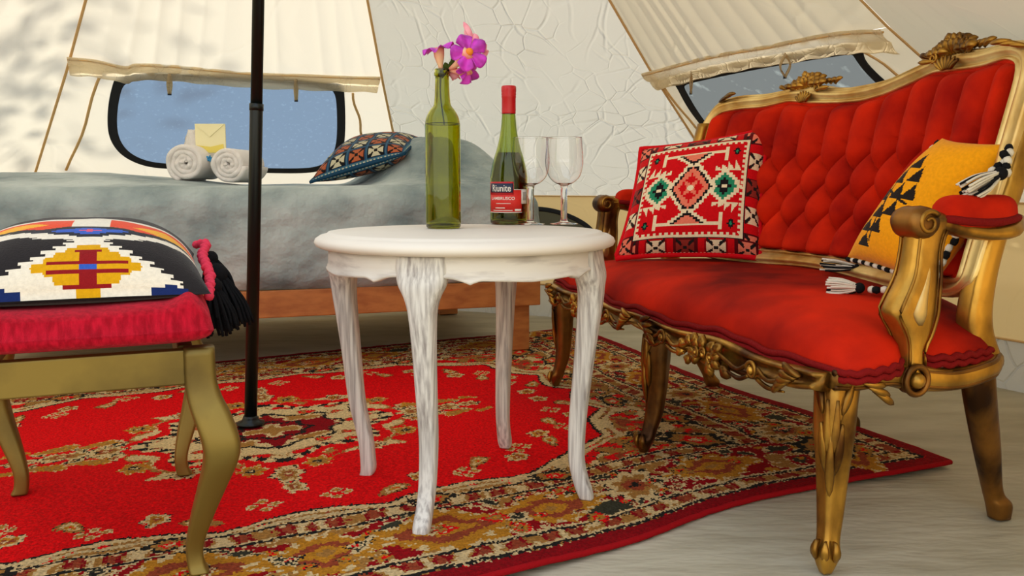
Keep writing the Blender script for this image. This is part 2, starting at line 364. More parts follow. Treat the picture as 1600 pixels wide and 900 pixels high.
names = {0: 'wall_right_back', 1: 'wall_back', 2: 'wall_back_left', 3: 'wall_left', 4: 'wall_front_left', 7: 'wall_right'}
W1o = [(176, 132), (170, 160), (168, 190), (171, 214), (182, 234), (200, 249), (228, 260), (262, 264), (330, 267), (400, 270), (470, 271), (500, 267), (522, 256), (535, 236), (539, 205), (537, 146), (520, 124), (360, 112), (200, 112)]
W2o = [(1058, 132), (1075, 165), (1093, 190), (1112, 214), (1135, 246), (1180, 262), (1290, 240), (1390, 200), (1410, 150), (1386, 128), (1350, 92), (1340, 70), (1200, 92), (1060, 122)]
H1 = [ray_panel(x, y, 2, .59, 1.1) for x, y in W1o]
H2 = [ray_panel(x, y, 0, .59, 1.1) for x, y in W2o]
HOOD = 1.10
for i, nm in names.items():
    win = i in (0, 2)
    mt = M['canvas_lit'] if i in (2, 3, 4) else (M['canvas'] if i == 1 else M['canvas_warm'])
    top = wall(i, nm, mt, 150 if win else 70, HOOD if win else .59, 2.45, 70, pleat=(12 if i == 2 else 13) if win else (9 if i in (7, 3) else 0))
    tag(top, kind='structure')
    if win: tag(wall(i, 'lower_canvas', mt, 110, .59, HOOD, 40, hole=(H1 if i == 2 else H2), parent=top, sag=0), None)
    wall(i, 'canvas_skirt', M['skirt'], 40, .15, .592, 12, parent=top)
    tub = wall(i, 'groundsheet_wall', M['tub'], 60, -.03, .152, 8, parent=top)
    # seam tapes and eave piping
    mb = MB(); sweep(mb, [wall_inset(i, A(k / 30)[0], A(.592)[0], .006) for k in range(31)], .004, m=6); mb.build('eave_piping', M['tape'], top)
    mb = MB(); sweep(mb, [wall_inset(i, A(k / 30)[0], A(.152)[0], .006) for k in range(31)], .004, m=6); mb.build('groundsheet_piping', M['tape'], top)
    mb = MB(); zz = np.r_[np.linspace(.15, .59, 5), np.linspace(.62, 1.1, 10), np.linspace(1.15, 2.42, 12)]
    Pt = np.array([corner(i, A(z)[0]) + unit(A(APEX[0], APEX[1], 0) - A(*corner(i, A(z)[0])[:2], 0)) * .008 for z in zz])
    sweep(mb, Pt, .0055, .0022, m=8, e=.6, up=(0, 0, 1)); mb.build('seam_tape', M['tape'], top)
# the door is behind the camera: panels 5 and 6 stand open

def window(name, i, poly_px, poly, pane_m, hem_px, ties, roll_t, vt):
    base = A(*pn(i, A(.5)[0], A(.9)[0]))
    wd = thing(name, base, kind='structure')
    pts = [pn(i, A(t)[0], A(z)[0]) for t, z in poly]; c = np.mean(pts, 0); inn = inward(i)
    # frame band: rounded closed loop
    loop = catmull(np.vstack([pts, pts[0]]), 5)[:-1]
    for _ in range(4): loop = (np.roll(loop, 1, 0) + 2 * loop + np.roll(loop, -1, 0)) / 4
    inner = []; T = np.roll(loop, -1, 0) - np.roll(loop, 1, 0); nrm = unit(np.cross(pts[0] - c, pts[5] - c))
    for p, t_ in zip(loop, T):
        s = unit(np.cross(t_, nrm)); s = s if np.dot(s, c - p) > 0 else -s; inner.append(p + s * .036)
    inner = np.array(inner); n = len(loop); mb = MB()
    for _ in range(10): inner = (np.roll(inner, 1, 0) + 2 * inner + np.roll(inner, -1, 0)) / 4
    V = np.vstack([loop + inn * .004, inner + inn * .004, inner + inn * .010, loop + inn * .010]); f = []
    for k in range(n):
        q = (k + 1) % n
        for a in range(4): f.append((a * n + k, a * n + q, ((a + 1) % 4) * n + q, ((a + 1) % 4) * n + k))
    mb.add(V, f); mb.build('window_frame', M['black_band'], wd, smooth=False)
    # pane
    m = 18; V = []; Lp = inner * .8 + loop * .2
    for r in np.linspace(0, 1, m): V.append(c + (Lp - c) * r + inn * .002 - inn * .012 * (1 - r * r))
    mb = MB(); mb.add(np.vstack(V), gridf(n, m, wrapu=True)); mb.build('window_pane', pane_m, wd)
    # hem with tan piping and the rolled flap under it
    hem = np.array([pn(i, A(t)[0], A(z)[0]) + inn * .02 for t, z in hem_px]); hem = catmull(hem, 8)
    dn = unit(pn(i, A(.5)[0], A(.9)[0]) - pn(i, A(.5)[0], A(1.05)[0]))
    mb = MB(); sweep(mb, hem + inn * .012, .0035, m=8); mb.build('hem_piping', M['tape'], wd)
    rows = []
    for q, (dd, ee) in enumerate([(-.012, .012), (0, .016), (.02, .022), (.034, .02), (.04, .008), (.05, .012), (.07, .016), (.083, .012), (.088, .004)]):
        k = np.arange(len(hem)); wob = .004 * np.sin(k * .9 + q) + .006 * fbm(hem * 1., 7, 2)
        rows.append(hem + dn * (dd + (wob * (q > 4) * .8)[:, None] + (.02 * np.sin(np.linspace(0, 1, len(hem)) * math.pi) * (q > 5) * -.4)[:, None]) + inn * (ee + wob * .5)[:, None])
    mb = MB(); mb.add(np.vstack(rows), gridf(len(hem), len(rows))); fl = mb.build('rolled_flap', M['hem'], wd)
    for (x, y, x2, y2, open_) in ties:
        t0, z0 = ray_panel(x, y, i, .59, 1.1); t1, z1 = ray_panel(x2, y2, i, .59, 1.1)
        a = pn(i, A(t0)[0], A(z0)[0]) + inn * .045; b = pn(i, A(t1)[0], A(z1)[0]) + inn * .04
        sd = unit(pn(i, A(1.)[0], A(.9)[0]) - pn(i, A(0.)[0], A(.9)[0]))
        mb = MB()
        for sgn in (-1, 1):
            path = catmull([a, a * .5 + b * .5 + sd * sgn * open_, b + sd * .001 * sgn], 6); sweep(mb, path, .0065, .0018, m=8, e=.6, up=tuple(inn))
        tie = mb.build('tie_strap', M['hem'], wd)
        mb = MB(); sweep(mb, [b - A(0, 0, .006), b + A(0, 0, .006)], .008, .003, m=8, up=tuple(inn)); mb.build('strap_tip', M['black_band'], tie)
    # secondary seams running down beside the window
    for (xa, ya, xb, yb) in vt:
        t0, z0 = ray_panel(xa, ya, i, .59, 1.1); t1, z1 = ray_panel(xb, yb, i, .59, 1.1)
        mb = MB(); P = [pn(i, A(t0 + (t1 - t0) * k / 8 + .004 * math.sin(k))[0], A(z0 + (z1 - z0) * k / 8)[0]) + inn * .006 for k in range(9)]
        sweep(mb, P, .006, .003, m=8, e=.7); mb.build('window_seam', M['tape'], wd)
    return wd
hem1 = [ray_panel(x, y, 2, .59, 1.1) for x, y in [(592, 124), (540, 123), (470, 120), (400, 118), (330, 112), (270, 106), (215, 104), (195, 108), (150, 98), (106, 94)]]
hem2 = [ray_panel(x, y, 0, .59, 1.1) for x, y in [(1014, 119), (1060, 107), (1110, 94), (1160, 84), (1210, 76), (1260, 66), (1310, 57), (1350, 53), (1392, 52)]]
window('window_1', 2, W1o, H1, M['pane_blue'], hem1, [(265, 118, 265, 148, .006), (460, 126, 461, 158, .004)], None, [(160, 110, 106, 266), (551, 146, 566, 212)])
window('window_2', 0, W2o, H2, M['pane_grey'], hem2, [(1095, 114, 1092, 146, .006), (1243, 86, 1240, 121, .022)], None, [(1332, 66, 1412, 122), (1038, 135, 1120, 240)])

# floor and the lawn outside, unseen and made pale to bounce warm light in
n = 90
X, Y = np.meshgrid(np.linspace(-3.1, 2.1, n * 2), np.linspace(-.3, 5.0, n * 2))
P = np.stack([X, Y, X * 0], -1); r_ = np.hypot(X - APEX[0], Y - APEX[1])
P[..., 2] = .004 * fbm(P * A(1, 1, 0), 4, 3) * np.clip(1 - r_ / 2.6, 0, 1) ** 0 - .004
f = np.array(gridf(n * 2, n * 2)); cen = P.reshape(-1, 3)[f].mean(1)
ang = np.arctan2(cen[:, 1] - APEX[1], cen[:, 0] - APEX[0]); rr = np.hypot(cen[:, 0] - APEX[0], cen[:, 1] - APEX[1])
f = f[rr < 2.34]
mb = MB(); mb.add(P, f); tag(mb.build('floor', M['floor']), kind='structure')
mb = MB(); mb.add([(-30, -30, -.03), (30, -30, -.03), (30, 30, -.03), (-30, 30, -.03)], [(0, 1, 2, 3)]); tag(mb.build('ground', M['bounce_ground'], smooth=False), kind='structure')

# tree outside whose crown shades the left canvas
tb = A(*(pn(3, A(.42)[0], A(1.02)[0]))) + A(*SUND) * 3.0
tree = thing('garden_tree', (tb[0], tb[1], -.03), 'leafy garden tree outside the tent, seen only as dappled shade on the left canvas', 'tree')
mb = MB(); sweep(mb, catmull([(tb[0], tb[1], -.03), (tb[0] + .1, tb[1], 1.5), (tb[0], tb[1] + .05, tb[2])], 6), [.12, .09, .05], m=10); mb.build('trunk', M['pine'], tree)
mb = MB()
for k in range(700):
    c_ = tb + rng.normal(0, 1, 3) * A(.40, .40, .34); a_ = unit(rng.normal(0, 1, 3)); b_ = unit(np.cross(a_, rng.normal(0, 1, 3))); L_ = .05 + .04 * rng.random()
    mb.add([c_ - a_ * L_, c_ + b_ * L_ * .4, c_ + a_ * L_, c_ - b_ * L_ * .4 + A(0, 0, .01)], [(0, 1, 2, 3)])
tag(mb.build('foliage', M['leaf'], tree, smooth=False), kind='stuff')

# ------------------------------------------------------------------ rug
def hexc(*c): return np.array(srgb(*c))
def make_rug():
    q = .0042; Lh, Wh = 1.445, 1.015; nx, ny = int(Lh / q), int(Wh / q)
    x = (np.arange(nx) + .5) * q; y = (np.arange(ny) + .5) * q; X, Y = np.meshgrid(x, y)
    RED, DRED, TAN, CREAM, BLK, RUST, GOLD, GRN = [hexc(*c) for c in [(238, 3, 12), (146, 4, 16), (176, 124, 58), (226, 196, 140), (34, 32, 28), (160, 70, 40), (200, 134, 34), (62, 60, 44)]]
    C = np.zeros((ny, nx, 3)); C[:] = RED
    PN = np.stack([X, Y, X * 0], -1); N1 = fbm(PN, 22, 3); N2 = fbm(PN, 60, 2, 5); N3 = vn(PN, 28, 9); N4 = vn(PN, 45, 2)
    d = np.minimum(Lh - X, Wh - Y); t = np.where(Lh - X < Wh - Y, Y, X)
    # field outline
    th = np.arctan2(Y / Wh, X / Lh)
    fld = (X / .98) ** 3 + (Y / .67) ** 3
    rr = fld ** (1 / 3); lobes = .055 * np.abs(np.sin(th * 9)) + .03 * np.abs(np.sin(th * 3 + .4))
    e = rr - (1.0 - lobes)
    tanm = e > 0
    C[tanm] = TAN
    C[tanm & (N1 > .16)] = CREAM; C[tanm & (N1 > .16) & (N3 > .62)] = RED; C[tanm & (np.abs(N1 - .15) < .018)] = BLK
    C[tanm & (N1 < -.2)] = RUST; C[tanm & (N1 < -.2) & (N4 > .6)] = RED; C[tanm & (np.abs(N2) < .02) & (N3 > .55)] = GRN
    C[np.abs(e - .035) < .01] = CREAM * .9; C[np.abs(e) < .012] = CREAM; C[np.abs(e + .016) < .005] = BLK
    def put(mask, c): C[mask] = c
    def flower(cx, cy, R, lob=6, cols=None, rot=0, sx=1, sy=1, ang=0):
        cols = cols or (BLK, CREAM, TAN, RUST, BLK)
        dx, dy = X - cx, Y - cy; ca, sa = math.cos(ang), math.sin(ang); dx, dy = (dx * ca + dy * sa) / sx, (-dx * sa + dy * ca) / sy
        a = np.arctan2(dy, dx); r = np.hypot(dx, dy) / (R * (1 + .16 * np.cos(lob * a + rot))) + N2 * .12
        for lim, c in zip((1.0, .86, .62, .36, .15), cols): put(r < lim, c)
        put((np.abs(r - .93) < .07) & (np.sin(a * 18) > 0), cols[1])
    def paisley(cx, cy, R, ang, c1=GOLD, c2=RUST):
        flower(cx, cy, R, 3, (BLK, c1, c2, GOLD, RED), 0, 1.5, .8, ang)
    # borders
    b = d < .36; m_ = b & (d > .10) & (d < .30); C[m_] = DRED * .9 + RED * .1
    C[m_ & (N1 > .2)] = TAN; C[m_ & (np.abs(N1 - .2) < .035)] = CREAM; C[m_ & (N1 < -.22)] = GRN; C[m_ & (np.abs(N1 + .22) < .03)] = CREAM; C[m_ & (N3 > .8)] = GOLD
    for band in ((.05, .10), (.30, .355)):
        g = (d > band[0]) & (d < band[1]); C[g] = DRED
        ph = np.sin(t * 2 * math.pi / .07 + N1 * 3); C[g & (ph > .1)] = TAN; C[g & (ph > .55) & (N3 > .4)] = CREAM; C[g & (ph < -.6)] = RUST
        for ed in band:
            C[np.abs(d - ed) < .0045] = BLK; C[(np.abs(d - ed - .007) < .003)] = CREAM; C[(np.abs(d - ed + .007) < .003) & (np.sin(t * 300) > 0)] = CREAM
    C[d < .042] = DRED
    C[(np.abs(d - .044) < .003) & (np.sin(t * 260) > 0)] = BLK
    for k in range(4):
        for (cx, cy) in ((.23 + k * .46, Wh - .20),):
            if cx < Lh - .3:
                flower(cx, cy, .085, 8, (BLK, CREAM, TAN, RUST, BLK)) if k % 2 else flower(cx, cy, .10, 4, (CREAM, GOLD, RUST, GOLD, RED), 0, 1.5, .85, .1)
        if k < 3:
            flower(k * .46, Wh - .20, .09, 4, (CREAM, GOLD, RUST, GOLD, TAN), 0, 1.3, .8)
            flower(Lh - .20, k * .44, .09, 4, (CREAM, GOLD, RUST, GOLD, TAN), 0, .8, 1.3)
            if k < 2: flower(Lh - .20, .22 + k * .44, .08, 8)
    flower(Lh - .2, Wh - .2, .085, 8, (CREAM, BLK, TAN, RED, BLK))
    rg = np.random.default_rng(11)
    for k in range(230):
        cx, cy = rg.random() * Lh, rg.random() * Wh; dd = min(Lh - cx, Wh - cy); ee = ((cx / .98) ** 3 + (cy / .67) ** 3) ** (1 / 3)
        if .11 < dd < .29 or (dd > .36 and ee > 1.03):
            cs = [(BLK, CREAM, GRN, BLK, CREAM), (CREAM, RED, TAN, GOLD, BLK), (BLK, CREAM, RUST, CREAM, BLK), (CREAM, BLK, CREAM, RED, CREAM), (BLK, TAN, GOLD, RED, BLK)][k % 5]
            flower(cx, cy, .011 + .013 * rg.random(), 4, cs, 0, 1.5 if k % 2 else 1, .8, rg.random() * 3)
    # spandrel ornaments in the tan
    for cx, cy, R, a_ in [(1.0, .62, .075, .8), (.80, .70, .05, .4), (1.06, .42, .06, 1.2), (.55, .66, .045, .1), (1.0, .18, .05, 1.5), (.25, .66, .04, 0), (.9, .52, .04, .6)]:
        if (Lh - cx) > .36 and (Wh - cy) > .33: flower(cx, cy, R, 5, (CREAM, BLK, TAN, RED, CREAM), 0, 1.4, .8, a_)
    # inside the field near the outline
    for k in range(15):
        th_ = (k + .5) / 15 * math.pi / 2; a_ = th_
        rad_ = .86 if k % 2 else .80; cx = 1.0 * rad_ * math.cos(a_) ** .8; cy = .67 * rad_ * math.sin(a_) ** .8
        if k % 3 == 0: flower(cx, cy, .03, 5, (BLK, CREAM, GOLD, RUST, CREAM))
        elif k % 3 == 1: paisley(cx, cy, .026, a_ + 1, TAN, CREAM)
        else:
            for q_ in range(4): flower(cx + .022 * math.cos(q_ * 1.57), cy + .022 * math.sin(q_ * 1.57), .012, 4, (CREAM, CREAM, TAN, GOLD, TAN))
    # medallion
    a = np.arctan2(Y / .245, X / .30); r = np.hypot(X / .30, Y / .245) / (1 + .10 * np.cos(8 * a)) + N2 * .03
    C[(r < 1.36) & (r > 1.14) & (N1 > .05)] = TAN; C[(r < 1.36) & (r > 1.14) & (N1 > .16)] = CREAM
    C[r < 1.02] = BLK; C[(np.abs(r - .98) < .05) & (np.sin(a * 44) > 0)] = CREAM; C[r < .92] = CREAM
    md = r < .92; C[md & (N3 > .60)] = RUST; C[md & (N3 > .7)] = RED; C[md & (np.abs(N1) < .02)] = TAN; C[md & (np.abs(r - .6) < .025)] = BLK
    C[md & (r < .57)] = DRED; C[md & (r < .57) & (N1 > -.02)] = CREAM; C[md & (r < .57) & (N1 > .15)] = TAN; C[md & (np.abs(r - .3) < .03)] = BLK
    for k in range(4):
        a_ = (k + .5) / 4 * math.pi / 2; flower(.30 * 1.30 * math.cos(a_), .245 * 1.28 * math.sin(a_), .034, 6, (CREAM, GOLD, TAN, BLK, CREAM) if k % 2 else (BLK, CREAM, RUST, GOLD, BLK))
    for cx, R, sx in [(.40, .042, 1.3), (.49, .045, 1.5), (.58, .028, 1.5)]:
        flower(cx, 0, R, 6, (BLK, CREAM, TAN, RUST, CREAM), 0, sx, .8)
        flower(cx + .02, .075, R * .6, 3, (CREAM, GOLD, TAN, GOLD, TAN), 0, 2, .8, -.3); flower(cx - .03, .045, R * .4, 3, (BLK, CREAM, GRN, CREAM, TAN), 0, 1.5, .8, .5)
    for cy, R in [(.37, .04), (.45, .03)]: flower(0, cy, R, 6, (BLK, CREAM, TAN, RUST, CREAM), 0, .9, 1.3)
    full = np.concatenate([C[:, ::-1], C], 1); full = np.concatenate([full[::-1], full], 0)
    H_, W_ = full.shape[:2]
    # pile: per-knot jitter in place and tone
    jj, ii = np.meshgrid(np.arange(W_), np.arange(H_)); PW = np.stack([jj * .0042, ii * .0042, jj * 0.], -1)
    j2 = np.clip(jj + np.round(3.2 * fbm(PW, 14, 2) + rng.normal(0, .45, jj.shape)).astype(int), 0, W_ - 1); i2 = np.clip(ii + np.round(3.2 * fbm(PW, 14, 2, 30) + rng.normal(0, .45, jj.shape)).astype(int), 0, H_ - 1)
    full = full[i2, j2] * (1 + .16 * (rng.random((H_, W_, 1)) - .5)) * (1 + .25 * fbm(PW, 2, 2, 50))[..., None]
    return np.clip(full, 0, 1)
RC = make_rug(); ny_, nx_ = RC.shape[:2]
C1, C2 = A(1.003, 1.965), A(.269, 3.851); E1 = A(-.878, -.479) * 2.89
u, v = np.meshgrid(np.linspace(0, 1, nx_ + 1), np.linspace(0, 1, ny_ + 1))
base2 = C1 + v[..., None] * (C2 - C1) + u[..., None] * E1
fr = (1 - v) ** 3
wave = .035 * np.sin(u * 15 + 1.2) * fr - .03 * np.exp(-((u - .10) / .10) ** 2) * fr + .025 * np.exp(-((u - .3) / .06) ** 2) * fr
sidew = .02 * np.sin(v * 9 + .5) * (1 - u) ** 6
nf = A(.479, -.878)
base2 = base2 + wave[..., None] * nf + sidew[..., None] * A(.93, .36)
P = np.stack([base2[..., 0], base2[..., 1], u * 0], -1)
edge = np.minimum.reduce([u * 2.89, (1 - u) * 2.89, v * 2.02, (1 - v) * 2.02])
P[..., 2] = .0115 + .004 * fbm(P, 3, 2) + .010 * fr * np.clip(np.sin(u * 15 + 1.2), 0, 1) + rng.normal(0, .0005, u.shape) - .004 * np.exp(-edge / .01)
mb = MB(); N_ = u.size
mb.n = 0
me = bpy.data.meshes.new('rug')
a_ = (np.arange(ny_)[:, None] * (nx_ + 1) + np.arange(nx_)[None]).ravel(); fq = np.stack([a_, a_ + nx_ + 1, a_ + nx_ + 2, a_ + 1], 1)
me.vertices.add(N_); me.vertices.foreach_set('co', P.astype('f').ravel())
me.loops.add(fq.size); me.loops.foreach_set('vertex_index', fq.ravel().astype('i'))
me.polygons.add(len(fq)); me.polygons.foreach_set('loop_start', np.arange(0, fq.size, 4, dtype='i')); me.polygons.foreach_set('loop_total', np.full(len(fq), 4, 'i'))
me.update(calc_edges=True)
at = me.color_attributes.new('Col', 'FLOAT_COLOR', 'CORNER'); cc = np.ones((len(fq), 4, 4), 'f'); cc[:, :, :3] = RC.reshape(-1, 1, 3); at.data.foreach_set('color', cc.ravel())
me.materials.append(M['rug'])
rug = thing('oriental_rug', (*(C1 + E1 / 2 + (C2 - C1) / 2), 0), 'large red oriental rug with cream medallion and tan floral borders on the tent floor', 'rug')
link_mesh(me, 'pile', rug)
rim = np.concatenate([P[0], P[1:, -1], P[-1, ::-1][1:], P[::-1, 0][1:-1]])[::6]; rim[:, 2] = rim[:, 2] - .004
mb = MB(); sweep(mb, rim, .006, .006, m=8, closed=True); mb.build('binding', M['rug_edge'], rug)

# ------------------------------------------------------------------ tent pole
pole = thing('tent_pole', (-.701, 2.256, 0), 'black metal tent pole standing on the rug between stool and table', 'tent pole')
pb = A(-.701, 2.256, .02); pt = A(-.572, 2.272, 2.47)
mb = MB(); mid = pb + (pt - pb) * .342; sweep(mb, [pb, mid - (pt - pb) * .002, mid], .0165, m=20); mb.build('lower_tube', M['pole'], pole)
mb = MB(); sweep(mb, [mid, pt], .0150, m=20); mb.build('upper_tube', M['pole'], pole)
mb = MB(); sweep(mb, [mid - (pt - pb) * .006, mid + (pt - pb) * .001], .0180, m=20); mb.build('joint_collar', M['pole'], pole)
mb = MB(); lathe(mb, [(.036, .016), (.037, .022), (.024, .026), (.020, .034), (.018, .04)], (-.701, 2.256, 0)); mb.build('foot_plate', M['pole'], pole)

# ------------------------------------------------------------------ bed
BO = A(.11, 3.29, 0); BX = unit(A(-.946, -.323, 0)); BY = unit(A(-.323, .946, 0))
def bw(a, b, z): return BO + np.asarray(a)[..., None] * BX + np.asarray(b)[..., None] * BY + np.asarray(z)[..., None] * A(0, 0, 1)
BM = np.array([BX, BY, [0, 0, 1]])
bed = thing('bed_frame', BO + BX * 1 + BY * .6, 'low orange pine bed frame under the grey blanket', 'bed')
for (a0, a1, b0, b1, nm) in [(0, 2.0, 0, .04, 'side_rail'), (0, 2.0, 1.2, 1.24, 'side_rail'), (0, .04, .041, 1.199, 'end_rail'), (1.96, 2.0, .041, 1.199, 'end_rail')]:
    mb = MB(); box(mb, a0, a1, b0, b1, .192, .288, BM, BO); bevel(mb.build(nm, M['pine'], bed, smooth=False))
for a in (.03, 1.87):
    for b in (.042, 1.10):
        mb = MB(); box(mb, a, a + .095, b, b + .09, 0.012 if b < .5 else 0, .20, BM, BO); bevel(mb.build('leg', M['pine'], bed, smooth=False))
for k in range(12):
    mb = MB(); box(mb, .08 + k * .16, .16 + k * .16, .041, 1.199, .24, .258, BM, BO); mb.build('slat', M['pine'], bed, smooth=False)
# blanket: rounded box with plush wrinkles and the pillow hump
Pm, Fm, Nm = rbox(1.01, .615, .19, .09, (150, 90, 34))
la, lb, lz = Pm[:, 0] + 1.0, Pm[:, 1] + .60, Pm[:, 2] + .46
topk = np.clip((lz - .50) / .13, 0, 1)
hump = .20 * np.exp(-((la - .27) / .25) ** 4) * np.exp(-((lb - .66) / .42) ** 4)
hump2 = .045 * np.clip((la - 1.05) / .5, 0, 1) * np.exp(-((lb - .75) / .45) ** 4)
wr = .020 * fbm(np.stack([la, lb, lz], -1), 3.2, 3) + .010 * fbm(np.stack([la * .7 + lz, lb, lz * 1.8], -1), 8, 3, 4)
sagd = -.018 * np.clip((la - .6), 0, 1) ** .5 * 0
lz2 = lz + topk * (hump + hump2)
la2 = la + Nm[:, 0] * wr; lb2 = lb + Nm[:, 1] * wr * 1.3 - .02 * np.clip(1 - abs(lz - .45) / .2, 0, 1) * (Nm[:, 1] < -.5)
lz2 = lz2 + Nm[:, 2] * wr * .5
low = lz < .285; lz2 = np.where(low, .288 + .006 * fbm(np.stack([la, lb, lz * 0], -1), 4, 2) + np.clip(lz - .27, 0, .02), lz2)
mb = MB(); mb.add(bw(la2, lb2, lz2), Fm)
tag(mb.build('plush_blanket', M['blanket'], base=BO + BX + BY * .6 + A(0, 0, .28), weld=2e-4), 'thick grey plush blanket draped over the whole bed and its pillows', 'blanket')

# half-moon mesh vent low in the back wall skirt
def ray_skirt(x, y, i):
    p0, p1, p2 = corner(i, A(.3)[0]), corner(i + 1, A(.3)[0]), corner(i, A(.59)[0]); nn = np.cross(p1 - p0, p2 - p0); d = ray(x, y); return EYE + d * np.dot(p0 - EYE, nn) / np.dot(d, nn)
vi = inward(1); arc = [ray_skirt(x, y, 1) for x, y in [(738, 372), (748, 356), (775, 339), (805, 329), (835, 326), (868, 330), (898, 341), (918, 353), (930, 366), (936, 380)]]; arc = catmull(arc, 5)
mb = MB(); mb.add(np.vstack([arc + vi * .008, [arc.mean(0) - A(0, 0, .05) + vi * .008]]), [(k, k + 1, len(arc)) for k in range(len(arc) - 1)] + [(len(arc) - 1, 0, len(arc))]); wb_ = bpy.data.objects['wall_back']
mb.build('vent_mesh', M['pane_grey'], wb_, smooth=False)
mb = MB(); sweep(mb, arc + vi * .012, .012, .004, m=8, e=.7, up=tuple(vi)); mb.build('vent_band', M['black_band'], wb_)

# towels, envelope, plastic
def towel(px, r, base, dz, label, a0):
    c = onY(px, 262, 3.42); c[2] = .655 + r + dz; t = thing('rolled_towel', (c[0], c[1], c[2] - r), label, 'towel', 'rolled towels on the bed')
    turns = 3.6; n_ = 130; k = np.linspace(0, 1, n_); ang = a0 + k * turns * 2 * math.pi; rad_ = .005 + (r - .013) * k
    ax = unit(A(.06, 1, 0)); sx = A(ax[1], -ax[0], 0); mb = MB(); rings = []
    ov = np.stack([rad_ * np.cos(ang), rad_ * np.sin(ang) * .97], 1)
    for j, (dl, bulge) in enumerate([(0, .25), (.004, .8), (.012, 1), (.10, 1), (.2, 1), (.27, 1), (.278, .6)]):
        pass
    # spiral sheet with thickness
    prof = []; T = np.gradient(ov, axis=0); T /= np.linalg.norm(T, axis=1)[:, None]; Nn = np.stack([-T[:, 1], T[:, 0]], 1)
    hw = (r - .005) / turns * .50
    secs = []
    for y_, s_ in [(0.0, .35), (.0035, .8), (.009, 1), (.12, 1), (.24, 1), (.2495, .5)]:
        secs.append((y_, s_))
    for i_ in range(n_):
        loop = [(y_, s_ * hw) for y_, s_ in secs] + [(y_, -s_ * hw) for y_, s_ in secs[::-1]]
        wob = .0035 * math.sin(i_ * .31 + a0) + .003 * math.sin(i_ * .83)
        rings.append(np.array([c + ax * (y_ - .12 + (wob if y_ < .1 else 0)) + sx * (ov[i_, 0] + Nn[i_, 0] * s_) + A(0, 0, 1) * (ov[i_, 1] + Nn[i_, 1] * s_) for y_, s_ in loop]))
    loft(mb, rings); mb.build('terry_roll', M['towel'], t)
    return t
towel(309, .078, 290, 0, 'rolled white terry towel on the left, under the envelope on the bed', .6)
towel(374, .073, 290, 0, 'rolled white terry towel on the right, beside the tent pole on the bed', 2.4)
ec = onY(330, 238, 3.40); ec[2] = .655 + .118
env = thing('envelope', ec, 'pale yellow envelope standing upright on the two rolled towels', 'envelope')
mb = MB(); box(mb, -.058, .058, -.004, .004, 0, .112); ob = None
mb.v = [v_ + ec for v_ in mb.v]; mb.build('sleeve', M['paper'], env, smooth=False)
mb = MB(); mb.add([ec + A(-.056, -.0046, .11), ec + A(.056, -.0046, .11), ec + A(0, -.0062, .062), ec + A(-.056, -.0062, .11), ec + A(.056, -.0062, .11), ec + A(0, -.0078, .062)], [(0, 1, 2), (5, 4, 3), (0, 3, 4, 1), (1, 4, 5, 2), (2, 5, 3, 0)]); mb.build('flap', M['paper'], env, smooth=False)
mb = MB(); mb.add([ec + A(*q) for q in [(-.05, -.005, .002), (.054, -.005, .002), (.05, -.005, .035), (0, -.005, .024), (-.052, -.005, .03), (-.05, -.0065, .002), (.054, -.0065, .002), (.05, -.0065, .035), (0, -.0065, .024), (-.052, -.0065, .03)]], [(0, 1, 2, 3, 4), (9, 8, 7, 6, 5)] + [(k, k + 5, (k + 1) % 5 + 5, (k + 1) % 5) for k in range(5)]); mb.build('yellow_lining', M['paper_y'], env, smooth=False)
bb = onY(328, 248, 3.36); mb = MB()
for k in range(5):
    a = k * 1.256; sweep(mb, catmull([bb, bb + A(.011 * math.cos(a), 0, .011 * math.sin(a)) + A(0, -.008, 0), bb + A(.004 * math.cos(a + .8), 0, .004 * math.sin(a + .8))], 4), .003, .0045, m=8)
tag(mb.build('ribbon_bow', M['blue'], base=bb), 'small blue ribbon bow between the rolled towels below the envelope', 'bow')
pbg = onY(300, 232, 3.5); mb = MB(); rings = []
for k in range(9):
    zz = -.03 + k * .0105; q = np.linspace(0, 2 * math.pi, 17)[:-1]; rr_ = .028 * (1 - (k / 9) ** 2 * .7) * (1 + .18 * np.sin(q * 5 + k))
    rings.append(pbg + np.stack([rr_ * np.cos(q), rr_ * .5 * np.sin(q), np.full(16, zz + .02)], 1))
loft(mb, rings); tag(mb.build('plastic_bag', M['towel'], base=pbg), 'small crumpled white bag peeking out left behind the envelope on the left towel', 'bag')

